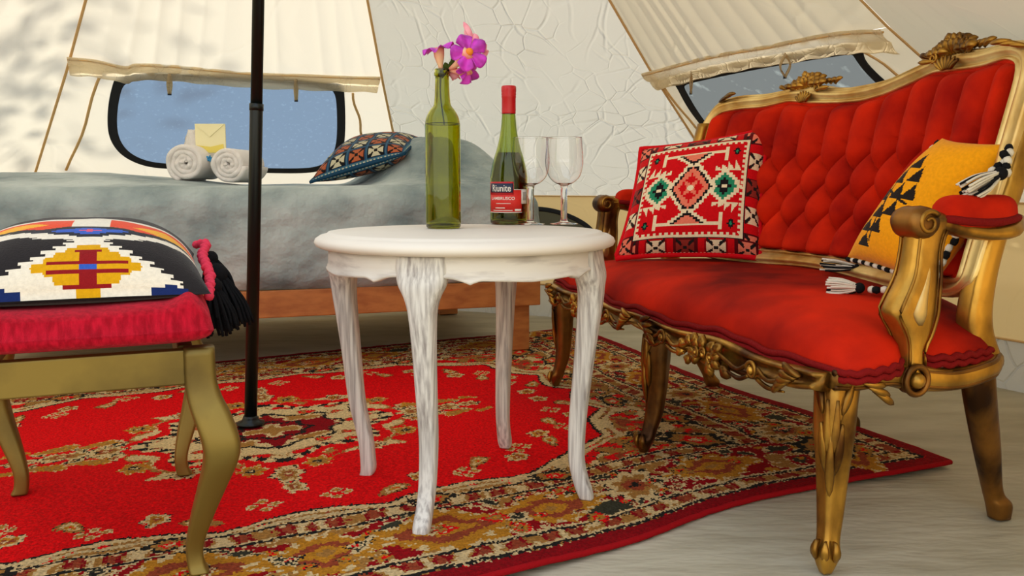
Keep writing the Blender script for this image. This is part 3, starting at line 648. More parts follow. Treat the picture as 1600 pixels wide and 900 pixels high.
# ------------------------------------------------------------------ cushions
def cushion_body(mb, corners, normal, th, ra, rb, nu, pinch=.06, asym=.5, wrk=.004):
    """corners: BL, BR, TR, TL ; th thickness ; ra/rb colour rasters for the two faces (rows from bottom)"""
    BL, BR, TR, TL = [A(*c) for c in corners]; nrm = unit(normal)
    def base(u, v):
        s = (u + 1) / 2; t = (v + 1) / 2; pu = 1 - pinch * (1 - np.abs(v) ** 2.5) * np.abs(u) ** 3; pv = 1 - pinch * (1 - np.abs(u) ** 2.5) * np.abs(v) ** 3
        s = (u * pu + 1) / 2; t = (v * pv + 1) / 2; s, t = s[..., None], t[..., None]
        return BL * (1 - s) * (1 - t) + BR * s * (1 - t) + TR * s * t + TL * (1 - s) * t
    def h(u, v): return th * ((1 - np.abs(u) ** 2.6).clip(0) * (1 - np.abs(v) ** 2.6).clip(0)) ** .55
    def top(u, v):
        P = base(u, v); return P + nrm * (h(u, v) * asym + wrk * fbm(P, 14, 2) * (h(u, v) / th))[..., None]
    def bot(u, v):
        P = base(u, v); return P - nrm * (h(u, v) * (1 - asym))[..., None]
    nv = nu
    def samp(R):
        H_, W_ = R.shape[:2]; k = nu - 1; q = np.linspace(-1, 1, nu)
        def arc_(P): L = np.r_[0, np.cumsum(np.linalg.norm(np.diff(P, axis=0), axis=1))]; L = L / L[-1]; return (L[1:] + L[:-1]) / 2
        ii = np.clip(arc_(top(q * 0, q)) * H_, 0, H_ - 1).astype(int); jj = np.clip(arc_(top(q, q * 0)) * W_, 0, W_ - 1).astype(int)
        return R[ii][:, jj]
    slab(mb, top, bot, nu, nv, (samp(ra), samp(rb)))
    return base
def canvas_px(n_, c): R = np.zeros((n_, n_, 3)); R[:] = hexc(*c); return R
class Ras:
    """small raster in cushion space, x,y in [-1,1], y up"""
    def __init__(s, n_, c, st=None):
        s.R = canvas_px(n_, c); k = (np.arange(n_) + .5) / n_ * 2 - 1; s.X, s.Y = np.meshgrid(k, k); s.n = n_
    def q(s, a, st): return np.floor(a / st + .5) * st if st else a
    def put(s, m, c): s.R[m] = hexc(*c)
    def dia(s, cx, cy, a, b, c, st=.03): s.put(np.abs(s.q(s.X - cx, st)) / a + np.abs(s.q(s.Y - cy, st)) / b < 1, c)
    def rect(s, x0, x1, y0, y1, c): s.put((s.X > x0) & (s.X < x1) & (s.Y > y0) & (s.Y < y1), c)
    def tri(s, cx, cy, w_, h_, c, st=.02):
        """apex at (cx,cy+h), base at cy"""
        yy = s.q((s.Y - cy), st) / h_; s.put((yy >= 0) & (yy <= 1) & (np.abs(s.X - cx) < w_ * (1 - yy)), c)
    def cross(s, cx, cy, r, c, bgc=None, c2=None):
        dx, dy = np.abs(s.X - cx), np.abs(s.Y - cy)
        if bgc: s.put((dx < r * 1.15) & (dy < r * 1.15), bgc)
        m = (dx < r) & (dy < r) & ((dy < dx * .55 + .012) | (dx < dy * .55 + .012)) & (np.maximum(dx, dy) > .1 * r)
        s.put(m & (dx > dy), c); s.put(m & (dy >= dx), c2 or c)
        s.put((dx < .08 * r) | (dy < .08 * r) if False else ((dx < .22 * r) & (dy < .22 * r)), (30, 26, 26))
        hk = ((np.abs(dx - dy) < .02 + .06 * r)) & (dx < r) & (dx > .35 * r); s.put(hk, bgc or (30, 26, 26))
def edge_cord(mb, base, r, n_=40, m=8):
    s_ = np.linspace(-1, 1, n_); o = np.ones(n_)
    L = np.concatenate([np.stack([s_, -o], 1), np.stack([o, s_], 1)[1:], np.stack([-s_, o], 1)[1:], np.stack([-o, -s_], 1)[1:-1]])
    P = base(L[:, 0], L[:, 1]); sweep(mb, P, r, m=m, closed=True, up=(.3, .9, .2)); return P
def tassel(parent, p0, p1, r=.014, n_=22, mats=('black_yarn',), name='tassel', flare=1.6, knob=True):
    p0, p1 = A(*p0), A(*p1); d = unit(p1 - p0); L = np.linalg.norm(p1 - p0); a = unit(np.cross(d, A(.2, .9, .4))); b = np.cross(d, a)
    mbs = {m_: MB() for m_ in mats}
    if knob: sphere(mbs[mats[0]], p0 + d * r * .8, r * .8, 10, 8)
    for k in range(n_):
        an = rng.random() * 6.283; q = math.sqrt(rng.random()) * r; s0 = p0 + d * (r * .9) + (a * math.cos(an) + b * math.sin(an)) * q * .45
        e_ = p0 + d * L * (.86 + .2 * rng.random()) + (a * math.cos(an) + b * math.sin(an)) * q * flare
        md_ = s0 * .45 + e_ * .55 + (a * math.cos(an) + b * math.sin(an)) * r * .3
        sweep(mbs[mats[0] if k % 3 == 0 else mats[-1]], catmull([s0, md_, e_], 4), .0022 if len(mats) > 1 else .0032, m=5)
    o = mbs[mats[0]].build(name, M[mats[0]], parent)
    for m_ in mats[1:]: mbs[m_].build('white_strands', M[m_], o)
    if knob:
        mb = MB(); sweep(mb, [p0 + d * r * 1.5, p0 + d * r * 2.1], r * .62, m=10); mb.build('binding', M[mats[0]], o)
    return o
def braid(parent, P, r, mats, name='braid', seg=.014):
    """beads of alternating colour along a path"""
    P = np.asarray(P); L = np.r_[0, np.cumsum(np.linalg.norm(np.diff(P, axis=0), axis=1))]; n_ = int(L[-1] / seg); mbs = [MB() for _ in mats]
    for k in range(n_):
        pts = np.array([[np.interp(q, L, P[:, c]) for c in range(3)] for q in (seg * (k + .0), seg * (k + .5), seg * (k + 1.05))])
        tw = A(math.sin(k * 2.4), math.cos(k * 2.4), 0) * r * .25
        sweep(mbs[k % len(mats)], pts + tw, [r * .75, r, r * .75], m=8)
    o = mbs[0].build(name, M[mats[0]], parent)
    for m_, q in zip(mats[1:], mbs[1:]): q.build('contrast_yarn', M[m_], o)
    return o
R_RED, R_CRM, R_BLK, R_GRN, R_SAL, R_MAR = (216, 10, 20), (244, 226, 186), (26, 22, 24), (40, 140, 100), (240, 128, 100), (96, 10, 16)
def red_raster():
    r = Ras(176, R_RED)
    # border blocks
    for k in range(5):
        for sx, sy in ((0, -1), (0, 1), (1, 0), (-1, 0)):
            pc = -.76 + k * .38; cx, cy = (pc, .85 * sy) if sx == 0 else (.84 * sx, pc)
            cs = [(R_SAL, R_BLK), (R_CRM, R_BLK), ((150, 50, 40), R_BLK), (R_CRM, R_BLK), (R_SAL, R_BLK)][k]
            r.rect(cx - .16, cx + .16, cy - .13, cy + .13, R_MAR) if k % 2 == 0 else r.rect(cx - .14, cx + .14, cy - .12, cy + .12, (150, 8, 16))
            r.cross(cx, cy, .115, cs[0], None, cs[0])
    m = np.maximum(np.abs(r.X), np.abs(r.Y)); zig = .012 * (np.floor((r.X + r.Y) * 24) % 2)
    r.put((m > .965) & (np.floor((r.X - r.Y) * 40) % 2 == 0), R_CRM)
    r.put(m < .70, R_CRM); r.put((m < .665 - .03 * (np.floor(np.where(np.abs(r.X) > np.abs(r.Y), r.Y, r.X) * 26) % 2)), R_RED)
    r.put((np.abs(m - .71) < .008), R_BLK)
    # centre diamonds
    for s in (-1, 1):
        r.dia(.43 * s, 0, .24, .26, R_CRM, .035); r.dia(.43 * s, 0, .17, .19, R_GRN, .035); r.dia(.43 * s, 0, .10, .11, R_BLK, .035); r.rect(.43 * s - .035, .43 * s + .035, -.02, .02, R_CRM)
    r.dia(0, 0, .34, .47, R_CRM, .03); r.dia(0, 0, .28, .39, R_BLK, .03); r.dia(0, 0, .24, .34, R_SAL, .03)
    for cx, cy in [(0, .12), (0, -.12), (.1, 0), (-.1, 0)]: r.dia(cx, cy, .07, .10, R_RED, .03)
    r.dia(0, 0, .05, .06, R_CRM, .02)
    for s in (-1, 1):
        # top/bottom temple shape
        for k in range(2):
            pass
        r.rect(-.42, .42, min(.50 * s, .545 * s), max(.50 * s, .545 * s), R_CRM); 
        for q in (-.42, .42): r.rect(q - .02, q + .02, min(.38 * s, .6 * s), max(.38 * s, .6 * s), R_CRM)
        yy = (np.abs(r.Y - .5 * s)); up = (r.Y * s < .52) & (r.Y * s > .30)
        wv = r.q((r.Y * s - .30), .03) / .22; r.put(up & (np.abs(r.X) < .30 * wv), R_CRM); r.put(up & (np.abs(r.X) < .30 * wv - .07), R_BLK); r.put(up & (np.abs(r.X) < .30 * wv - .13), R_SAL)
        for t in (-1, 1):
            r.dia(.55 * t, .52 * s, .055, .07, R_BLK, .02); r.dia(.55 * t, .52 * s, .02, .03, R_GRN, 0)
            for k in range(4):
                hh = .05 + .03 * k; x0 = (.30 + k * .08) * t
                wv = r.q(r.Y * s - .24, .02) / hh; r.put((wv >= 0) & (wv <= 1) & ((r.X - x0) * t > 0) & ((r.X - x0) * t < .08 * (1 - wv)), R_CRM)
            r.put((np.abs(r.Y * s - .235) < .012) & (r.X * t > .30) & (r.X * t < .62), R_CRM)
    return r.R
# sofa frame of reference
SO = A(.539, 1.414, 0); SS = unit(A(-.29, .957, 0)); SB = A(SS[1], -SS[0], 0)
def S(s, b, z): return SO + np.asarray(s, float)[..., None] * SS + np.asarray(b, float)[..., None] * SB + np.asarray(z, float)[..., None] * A(0, 0, 1)
def S1(s, b, z): return SO + s * SS + b * SB + z * A(0, 0, 1)

RR = red_raster()
plain = canvas_px(8, (170, 8, 18))
rc = [onY(962, 404, 2.50), onY(1190, 404, 2.36), onY(1203, 200, 2.48), onY(1002, 233, 2.64)]
red = thing('kilim_cushion', (rc[0] + rc[1]) / 2, 'red kilim cushion with green and cream diamond leaning on the far sofa arm', 'cushion')
nrm = unit(np.cross(rc[1] - rc[0], rc[3] - rc[0])); nrm = nrm if nrm[1] < 0 else -nrm
mb = MB(); bs = cushion_body(mb, rc, nrm, .13, RR, plain, 160, .07, .55); mb.build('cover', M['kilim'], red)
mb = MB(); edge_cord(mb, bs, .009); mb.build('red_piping', M['red_cord'], red)

# yellow cushion
def yellow_raster():
    r = Ras(150, (250, 166, 14))
    K = (34, 26, 22)
    r.put(r.Y < -2, K)
    # stepped triangles down the left side, mirrored pairs
    for (cx, cy, s_) in [(-.52, .44, 1), (-.30, .26, 1), (-.64, .22, 1), (-.44, .02, 1), (-.76, -.02, 1), (-.18, .04, 1), (-.60, -.24, 1), (-.34, -.20, 1), (-.70, -.46, 1), (-.46, -.44, 1), (-.60, -.66, 1)]:
        r.tri(cx + .20, cy - .02, .14, .19, K, .03)
    for (cx, cy) in [(-.42, .42), (-.2, .24)]:
        pass
    for k in range(60):
        a = k / 60; 
        for (x0, y0, x1, y1) in [(-.60, .10, .08, -.06), (-.52, .34, -.28, -.62)]:
            xx, yy = x0 + (x1 - x0) * a, y0 + (y1 - y0) * a; r.rect(xx - .014, xx + .014, yy - .014, yy + .014, K)
    return r.R
yc = [onY(1324, 402, 1.88), onY(1456, 448, 1.60), onY(1584, 224, 1.565), onY(1472, 216, 1.715)]
yel = thing('yellow_cushion', (yc[0] + yc[1]) / 2, 'mustard yellow cushion with black stepped triangles and tassels on the sofa', 'cushion')
nrm = unit(np.cross(yc[1] - yc[0], yc[3] - yc[0])); nrm = nrm if nrm[1] < 0 else -nrm
mb = MB(); YS = canvas_px(8, (226, 130, 20)); bs = cushion_body(mb, yc, nrm, .12, yellow_raster(), YS, 140, .05, .5); mb.build('cover', M['kilim'], yel)
tt = np.linspace(-1, 1, 40); o1 = np.ones(40)
braid(yel, bs(o1, tt) + nrm * .004, .0075, ('black_yarn', 'white_yarn'))
braid(yel, bs(tt, -o1) + A(0, 0, -.004), .006, ('black_yarn', 'white_yarn'))
q = bs(o1 * -1, tt)[-8:] + nrm * .002; braid(yel, q, .007, ('white_yarn', 'black_yarn'), seg=.012)
def braid_px(pts, Yd, r=.0075, mats=('black_yarn', 'white_yarn')): braid(yel, catmull([onY(x, y, Y_) for (x, y), Y_ in zip(pts, Yd)], 6), r, mats, seg=.012)
braid_px([(1578, 228), (1572, 250), (1556, 262), (1545, 278), (1536, 288)], [1.54, 1.52, 1.52, 1.51, 1.51])
braid_px([(1568, 236), (1574, 258), (1572, 275)], [1.52, 1.51, 1.50])
tassel(yel, onY(1572, 266, 1.50), onY(1508, 304, 1.49), .015, 34, ('black_yarn', 'white_yarn'))
tassel(yel, onY(1352, 450, 1.735), onY(1293, 449, 1.77), .014, 34, ('black_yarn', 'white_yarn'))
braid_px([(1396, 452), (1378, 453), (1366, 453), (1352, 452)], [1.70, 1.71, 1.72, 1.735], .008)
tassel(yel, onY(1345, 418, 1.98), onY(1284, 413, 2.02), .010, 20, ('black_yarn', 'white_yarn'))

# blue cushion on the bed
def blue_raster():
    B_, N_2, T_ = (38, 84, 122), (18, 28, 40), (70, 140, 160)
    r = Ras(170, B_)
    k = 0
    for j in range(5):
        for i_ in range(5):
            cx, cy = -.74 + i_ * .37, -.74 + j * .37; alt = (i_ + j) % 2
            r.rect(cx - .155, cx + .155, cy - .155, cy + .155, N_2 if alt else (70, 26, 20)); r.cross(cx, cy, .14, (232, 224, 190) if alt else (206, 110, 70), None)
    m = np.maximum(np.abs(r.X), np.abs(r.Y))
    r.put((m > .93), T_); r.put((m > .945) & (np.floor((r.X - r.Y) * 30) % 2 == 0), (230, 226, 200)); r.put(m > .975, B_)
    g = ((np.abs((r.X + .74 + .185) % .37 - .0) < .012) | (np.abs((r.Y + .74 + .185) % .37) < .012)) & (m < .93); r.put(g, (90, 130, 150))
    return r.R * .72
BRs = blue_raster()
bc = [onY(486, 284, 3.45), onY(640, 231, 3.36), onY(658, 214, 3.76), onY(560, 226, 3.86)]
bc = [onY(484, 285, 3.46), onY(632, 240, 3.38), onY(659, 216, 3.74), onY(548, 222, 3.84)]
blu = thing('blue_cushion', (bc[0] + bc[1]) / 2 , 'dark blue kilim cushion with cream and orange crosses propped on the bed pillows', 'cushion')
nrm = unit(np.cross(bc[1] - bc[0], bc[3] - bc[0])); nrm = nrm if nrm[2] > 0 else -nrm
mb = MB(); bs = cushion_body(mb, bc, nrm, .135, BRs, BRs, 170, .03, .52); mb.build('cover', M['kilim'], blu)
mb = MB(); edge_cord(mb, bs, .006); mb.build('edge_cord', M['blue_cord'], blu)

# ------------------------------------------------------------------ sofa
CS = .66  # arm-to-arm centre
sofa = thing('settee', S1(.68, .25, 0), 'gilded antique settee in deep-buttoned red velvet at the right', 'sofa')
def bback(s, z):
    u_ = (np.asarray(s) - .67) / .64; return .318 + .28 * (np.asarray(z) - .45) + .125 * np.maximum(0, 1 - u_ * u_)
# seat cushion
def zedge(s, b): return .345 - .012 * np.exp(-((s) / .07) ** 2) + .006 * np.cos(s * 18.4)
def seat_map(u, v):
    s = .68 + .70 * u * (1 - .05 * v) ; fr_ = .012 * np.cos(u * math.pi * 2) + .015
    b0 = -.010 - fr_ * .6; b1 = .385 + .115 * (1 - u * u) - .03 * (np.abs(u) > 2)
    # rounded corners
    k = .06; s = .68 + (s - .68) * (1 - .035 * np.abs(v) ** 6); vv = v * (1 - .045 * np.abs(u) ** 8)
    b = (b0 + b1) / 2 + (b1 - b0) / 2 * vv
    b = b + .02 * np.abs(u) ** 2 * (v < 0) * np.abs(v)
    s = s - np.sign(u) * .038 * np.exp(-((b - .155) / .038) ** 2) * np.clip((np.abs(u) - .75) * 4, 0, 1)
    return s, b
def seat_top(u, v):
    s, b = seat_map(u, v); h = ((1 - np.abs(u) ** 7).clip(0) * (1 - np.abs(v) ** np.where(v > 0, 16, 5)).clip(0)) ** .45
    z = .352 + .070 * h + .022 * (1 - u * u) * (1 - np.clip(-v, 0, 1) ** 2) + .004 * fbm(np.stack([s, b, s * 0], -1), 5, 2) - .012 * np.exp(-((s + .01) / .06) ** 2) * np.exp(-(b / .08) ** 2)
    z = z + .005 * np.cos(s * 18.4) * (1 - h)
    return S(s, b, z)
def seat_bot(u, v):
    s, b = seat_map(u, v); return S(s * .985 + .01, b, .338 + .005 * np.cos(s * 18.4) - .012 * np.exp(-((s + .01) / .06) ** 2) * np.exp(-(b / .08) ** 2))
mb = MB(); slab(mb, seat_top, seat_bot, 90, 50); mb.build('seat', M['velvet_seat'], sofa)
# double piping round the seat
s_ = np.linspace(-1, 1, 70); o_ = np.ones(70)
L_ = np.concatenate([np.stack([s_, -o_], 1), np.stack([o_, s_], 1)[1:], np.stack([-s_, o_], 1)[1:], np.stack([-o_, -s_], 1)[1:-1]])
for dz in (.004, .016):
    P_ = seat_bot(L_[:, 0] * 1.012, L_[:, 1] * 1.022) + A(0, 0, dz); P_[:, 2] += .0022 * np.sin(np.arange(len(P_)) * 1.1)
    mb = MB(); sweep(mb, P_, .0062, m=8, closed=True); mb.build('seat_piping', M['piping'], sofa)
# tufted back
zt_pts = [(.02, .80), (.06, .868), (.14, .890), (.21, .884), (.29, .888), (.39, .895), (.46, .880), (.545, .864), (.634, .855), (.732, .859), (.83, .866), (.92, .880), (1.015, .870), (1.10, .872), (1.17, .868), (1.20, .86), (1.24, .80)]
def ztop(s): return np.interp(s, [a for a, _ in zt_pts], [b for _, b in zt_pts])
SL, SR = 1.195, .085; ZB = .485
def tuft(s, z):
    wd, hd = .098, .144; z0 = .748
    a = (s - .632) / wd + (z - z0) / hd; b = (s - .632) / wd - (z - z0) / hd
    dm = (np.abs(np.sin(math.pi * a)) * np.abs(np.sin(math.pi * b))) ** .5
    ch = np.abs(np.sin(math.pi * (s - .632) / wd + 0)) ** .5
    chb = np.abs(np.sin(math.pi * (s - .632 - (wd / 2 if True else 0)) / wd)) ** .5
    kt = 1 / (1 + np.exp(-(z - (z0 + .012)) / .006)); kb = 1 / (1 + np.exp((z - (z0 - hd * 1.5 - .006)) / .006))
    h = dm * (1 - kt) * (1 - kb) + ch * kt + chb * kb
    return h
def back_front(u, v):
    s = (SL + SR) / 2 - (SL - SR) / 2 * u; zt = ztop(s) + .002; z = ZB + (zt - ZB) * (v + 1) / 2
    edge_ = ((1 - np.abs(u) ** 40).clip(0) * (1 - np.abs(v) ** 26).clip(0)) ** .5
    h = .012 * edge_ + .054 * tuft(s, z) * edge_
    return S(s, bback(s, z) - h, z - .10 * h)
def back_rear(u, v):
    s = (SL + SR) / 2 - (SL - SR) / 2 * u; z = ZB + (ztop(s) + .002 - ZB) * (v + 1) / 2; return S(s, bback(s, z) + .02, z)
mb = MB(); slab(mb, back_front, back_rear, 400, 160); mb.build('back_cushion', M['velvet'], sofa)
wd, hd, z0 = .098, .144, .748
for row in range(4):
    z = z0 - row * hd / 2
    for k in range(-7, 8):
        s = .632 + (k + (.5 if row % 2 else 0)) * wd
        if SR + .03 < s < SL - .03:
            mb = MB(); c_ = S1(s, float(bback(s, z)) - .017, z); sphere(mb, c_, .0065, 8, 6); mb.build('button', M['velvet'], sofa)
# piping in the back frame
def back_loop(off, n_=90):
    ss = np.linspace(SR, SL, n_); top = [(s, float(ztop(s)) + off) for s in ss]; pts = top
    zl = np.linspace(.84, ZB, 24)
    pts = pts + [(SL + off, z) for z in zl] + [(s, ZB - off) for s in ss[::-1][1:-1]] + [(SR - off, z) for z in zl[::-1]]
    return np.array(pts)
BLp = back_loop(0)
mb = MB(); P_ = S(BLp[:, 0], bback(BLp[:, 0], BLp[:, 1]) - .016, BLp[:, 1]); sweep(mb, P_, .009, m=8, closed=True, up=tuple(SB)); mb.build('back_piping', M['velvet'], sofa)
# gilt back frame : moulded loop
prof = [(-.006, -.010), (-.004, -.026), (.006, -.030), (.012, -.022), (.020, -.026), (.030, -.032), (.042, -.024), (.048, -.006), (.046, .020), (.030, .036), (.004, .034), (-.006, .016)]
rings = []
so_pts = [(.015, .78), (.02, .87), (.05, .905), (.10, .922), (.153, .930), (.213, .926), (.28, .935), (.339, .938), (.40, .934), (.478, .921), (.55, .906), (.60, .902), (.70, .900), (.784, .908), (.85, .922), (.90, .925), (.96, .918), (1.02, .914), (1.10, .918), (1.15, .917), (1.205, .905), (1.235, .87), (1.245, .78)]
ctr = []; no = 110
inn_, out_ = [], []
for k in range(no):
    s = SR + (SL - SR) * k / (no - 1); inn_.append((s, float(ztop(s)))); so2 = .02 + (1.243 - .02) * k / (no - 1); out_.append((so2, float(np.interp(so2, [a for a, _ in so_pts], [b for _, b in so_pts]))))
zl = np.linspace(.84, .47, 30)
for z in zl: inn_.append((SL, max(z, ZB))); out_.append((1.242 - .02 * (.84 - z), z))
for k in range(60):
    s = SL - (SL - SR) * k / 59; inn_.append((s, ZB)); out_.append((s, .440 + .006 * math.cos((s - .64) * 10)))
for z in zl[::-1]: inn_.append((SR, max(z, ZB))); out_.append((.022 + .02 * (.84 - z), z))
inn_ = np.array(inn_); out_ = np.array(out_)
def smooth_loop(a, n_=2):
    for _ in range(n_): a = (np.roll(a, 1, 0) + 2 * a + np.roll(a, -1, 0)) / 4
    return a
inn_, out_ = smooth_loop(inn_, 3), smooth_loop(out_, 3)
sec = [(0, -.010), (.06, -.026), (.16, -.033), (.24, -.026), (.34, -.024), (.52, -.036), (.70, -.036), (.84, -.024), (.88, -.028), (.98, -.022), (1.02, 0), (1.0, .022), (.8, .034), (.3, .034), (0, .024)]
for k in range(len(inn_)):
    pts = np.array([inn_[k] * (1 - f_) + out_[k] * f_ for f_, _ in sec]); db = np.array([d_ for _, d_ in sec])
    rings.append(S(pts[:, 0], bback(pts[:, 0], pts[:, 1]) + db, pts[:, 1]))
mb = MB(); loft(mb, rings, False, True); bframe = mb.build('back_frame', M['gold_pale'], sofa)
# carved leaf helper: tapering curled lobe
def lobe(mb, p, d, n_, L, wd_, th=.006, curl=.3, k=7, m=8):
    p, d, n_ = A(*p), unit(d), unit(n_); side = unit(np.cross(d, n_)); rings = []
    for i_ in range(k + 1):
        t = i_ / k; c_ = p + d * L * t + n_ * (curl * L * math.sin(t * math.pi * .9) * .5); ww = wd_ * (.25 + 1.1 * math.sin(min(t * 1.25, 1) * math.pi * .5 + 0)) * (1 - t ** 3) ** .6 * .78 + .0008; tt_ = th * 1.5 * (1 - .6 * t ** 2)
        a = np.linspace(0, 2 * math.pi, m, endpoint=False); rings.append(c_ + np.outer(np.cos(a) * ww, side) + np.outer(np.sin(a) * tt_ * (1 + .4 * np.cos(a * 2)), n_))
    loft(mb, rings)
def spiral(mb, c, r, ax, ay, r0=.004, turns=1.4, a0=0, dr=.75, m=8):
    q = np.linspace(0, 1, 26); ang = a0 + q * turns * 2 * math.pi; R_ = r * (1 - dr * q)
    sweep(mb, [A(*c) + ax * x_ + ay * y_ for x_, y_ in zip(R_ * np.cos(ang), R_ * np.sin(ang))], np.linspace(r0, r0 * .6, 5), m=m, up=tuple(np.cross(ax, ay)))
UP = A(0, 0, 1)
for sc_, amp in ((.325, .92), (.855, .8)):
    mb = MB(); zt = float(np.interp(sc_, [a for a, _ in so_pts], [b for _, b in so_pts])) - .005
    for row, (cnt, ln, wd_, z_, rad_) in enumerate([(9, .036, .011, .006, .9), (7, .036, .011, .018, .7), (6, .028, .010, .030, .45), (4, .020, .009, .040, .25)]):
        for k in range(cnt):
            a = (k - (cnt - 1) / 2) / max(cnt - 1, 1) * 2; ds = -a * .055 * rad_ * amp; s = sc_ + ds; b_ = float(bback(s, zt)) - .028 + .006 * row
            d_ = UP * (1 - .55 * abs(a)) + SS * (-a * .9) - SB * .25; lobe(mb, S1(s, b_, zt + z_ * (1 - .5 * abs(a)) * .9 - .008), d_, -SB + UP * .3, ln * amp, wd_, .006, .35)
    for k in range(16):
        a = -1 + 2 * k / 15; sg = 1 if a >= 0 else -1; s = sc_ + a * .05; lobe(mb, S1(s, float(bback(s, zt)) - .034 + .006 * (k % 3), zt + .002 + .012 * (k % 3) * (1 - abs(a))), SS * sg * (.8 + .3 * (k % 2)) + UP * (.12 + .16 * (k % 3)), -SB + UP * .4, .030, .009, .007, .5)
    for sg in (-1, 1):
        for k in range(3):
            s = sc_ + sg * (.055 + k * .018); lobe(mb, S1(s, float(bback(s, zt)) - .022, zt + .004 - k * .002), SS * sg + UP * (.15 + .1 * k), -SB + UP * .6, .034, .007, .005, .3)
        spiral(mb, S1(sc_ + sg * .05, float(bback(sc_, zt)) - .038, zt - .006), .012, SS * sg, UP, .0035, 1.3, 2)
        lobe(mb, S1(sc_ + sg * .045, float(bback(sc_, zt)) - .036, zt - .012), SS * sg * 1 + UP * .05, -SB, .05, .006, .004, .1)
    for k in range(7):
        a = (k - 3) / 3; lobe(mb, S1(sc_ + a * .010, float(bback(sc_, .88)) - .034, float(ztop(sc_)) + .006), UP * (1.1 - .4 * abs(a)) + SS * a * .9, -SB, .030, .0042, .004, .15)
    tag(mb.build('crest_carving', M['gold'], sofa), kind='stuff')
mb = MB()
for s, sg in ((1.19, -1), (.06, 1)):
    for k in range(3): lobe(mb, S1(s + sg * .02 * k, float(bback(s, .9)) - .026, .902 + .008 * k), SS * sg + UP * (.25 - .1 * k), -SB + UP * .5, .05, .006, .005, .15)
tag(mb.build('corner_leaf', M['gold'], sofa), kind='stuff')

# front rail
def rail(mb, sa, sb, ztop_f, zbot_f, bfun, n_=50, th=.02):
    rings = []
    for k in range(n_):
        s = sa + (sb - sa) * k / (n_ - 1); zt, zb = ztop_f(s), zbot_f(s); b0 = bfun(s)
        sec_ = [(0, 0, .5), (-.75, .1, 0), (-1, .22, 0), (-.8, .34, 0), (-.35, .5, 0), (-.45, .72, 0), (-.95, .86, 0), (-.7, 1, 0), (.6, 1, 0), (1, .8, 0), (1, .2, 0), (.6, 0, 0)]
        rings.append(np.array([S1(s, b0 + a * th, zb + (zt - zb) * t) for a, t, _ in sec_]))
    loft(mb, rings)
def bayt(s): 
    q = (s / .68) % 1.0; return q
def zbot(s): return .288 + .022 * abs(math.cos(s / .68 * math.pi)) ** 3 - .010 * math.exp(-((bayt(s) - .52) / .14) ** 2) + .004 * math.cos(s * 42)
def bfront(s): return -.018 - .006 * math.cos(s / .68 * 2 * math.pi)
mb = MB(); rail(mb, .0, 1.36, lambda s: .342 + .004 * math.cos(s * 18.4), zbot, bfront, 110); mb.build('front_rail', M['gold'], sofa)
for base_s in (0.0, .68):
    mb = MB()
    c0 = base_s + .36
    for k in range(20):
        a = rng.random() * 6.28; rr_ = .012 + .042 * rng.random(); s = c0 + rr_ * math.cos(a) * 1.9; z = .308 + rr_ * math.sin(a) * .36
        lobe(mb, S1(s, bfront(s) - .024, z), SS * math.cos(a) + UP * math.sin(a) * .7, -SB, .028, .0120, .008, .4)
    for ds in (-.03, .03, 0.0): 
        spiral(mb, S1(c0 + ds, bfront(c0) - .033, .308 + .004 * (ds == 0)), .012, SS, UP, .0036, 1.5, ds * 50)
        sphere(mb, S1(c0 + ds, bfront(c0) - .034, .308), .005, 8, 6)
    tag(mb.build('flower_carving', M['gold'], sofa), kind='stuff')
    for sc_ in (base_s + .18, base_s + .54):
        mb = MB(); c_ = S1(sc_, bfront(sc_) - .028, .314); spiral(mb, c_, .017, SS, UP, .004, 1.2, 0, .5); sphere(mb, c_, .0085, 12, 8); mb.build('scroll_boss', M['gold'], sofa)
        mb = MB()
        for sg in (-1, 1):
            sweep(mb, catmull([S1(sc_ + sg * .018, bfront(sc_) - .026, .320), S1(sc_ + sg * .05, bfront(sc_) - .026, .306), S1(sc_ + sg * .09, bfront(sc_) - .026, .314), S1(sc_ + sg * .13, bfront(sc_) - .026, .326)], 6), [.004, .005, .003], m=8)
            sweep(mb, catmull([S1(sc_ + sg * .014, bfront(sc_) - .024, .300), S1(sc_ + sg * .05, bfront(sc_) - .024, .288 if sg > 0 else .292), S1(sc_ + sg * .10, bfront(sc_) - .024, .296)], 6), [.004, .005, .002], m=8)
        tag(mb.build('rail_moulding', M['gold'], sofa), kind='stuff')
    for s, sg in ((base_s + .03, 1), (base_s + .65, -1)):
        mb = MB()
        for k in range(5): lobe(mb, S1(s + sg * .012 * k, bfront(s) - .022, .334 - .006 * k), SS * sg + UP * (.35 - .25 * k), -SB, .05 - .004 * k, .0075, .006, .3)
        tag(mb.build('rail_leaf', M['gold'], sofa), kind='stuff')
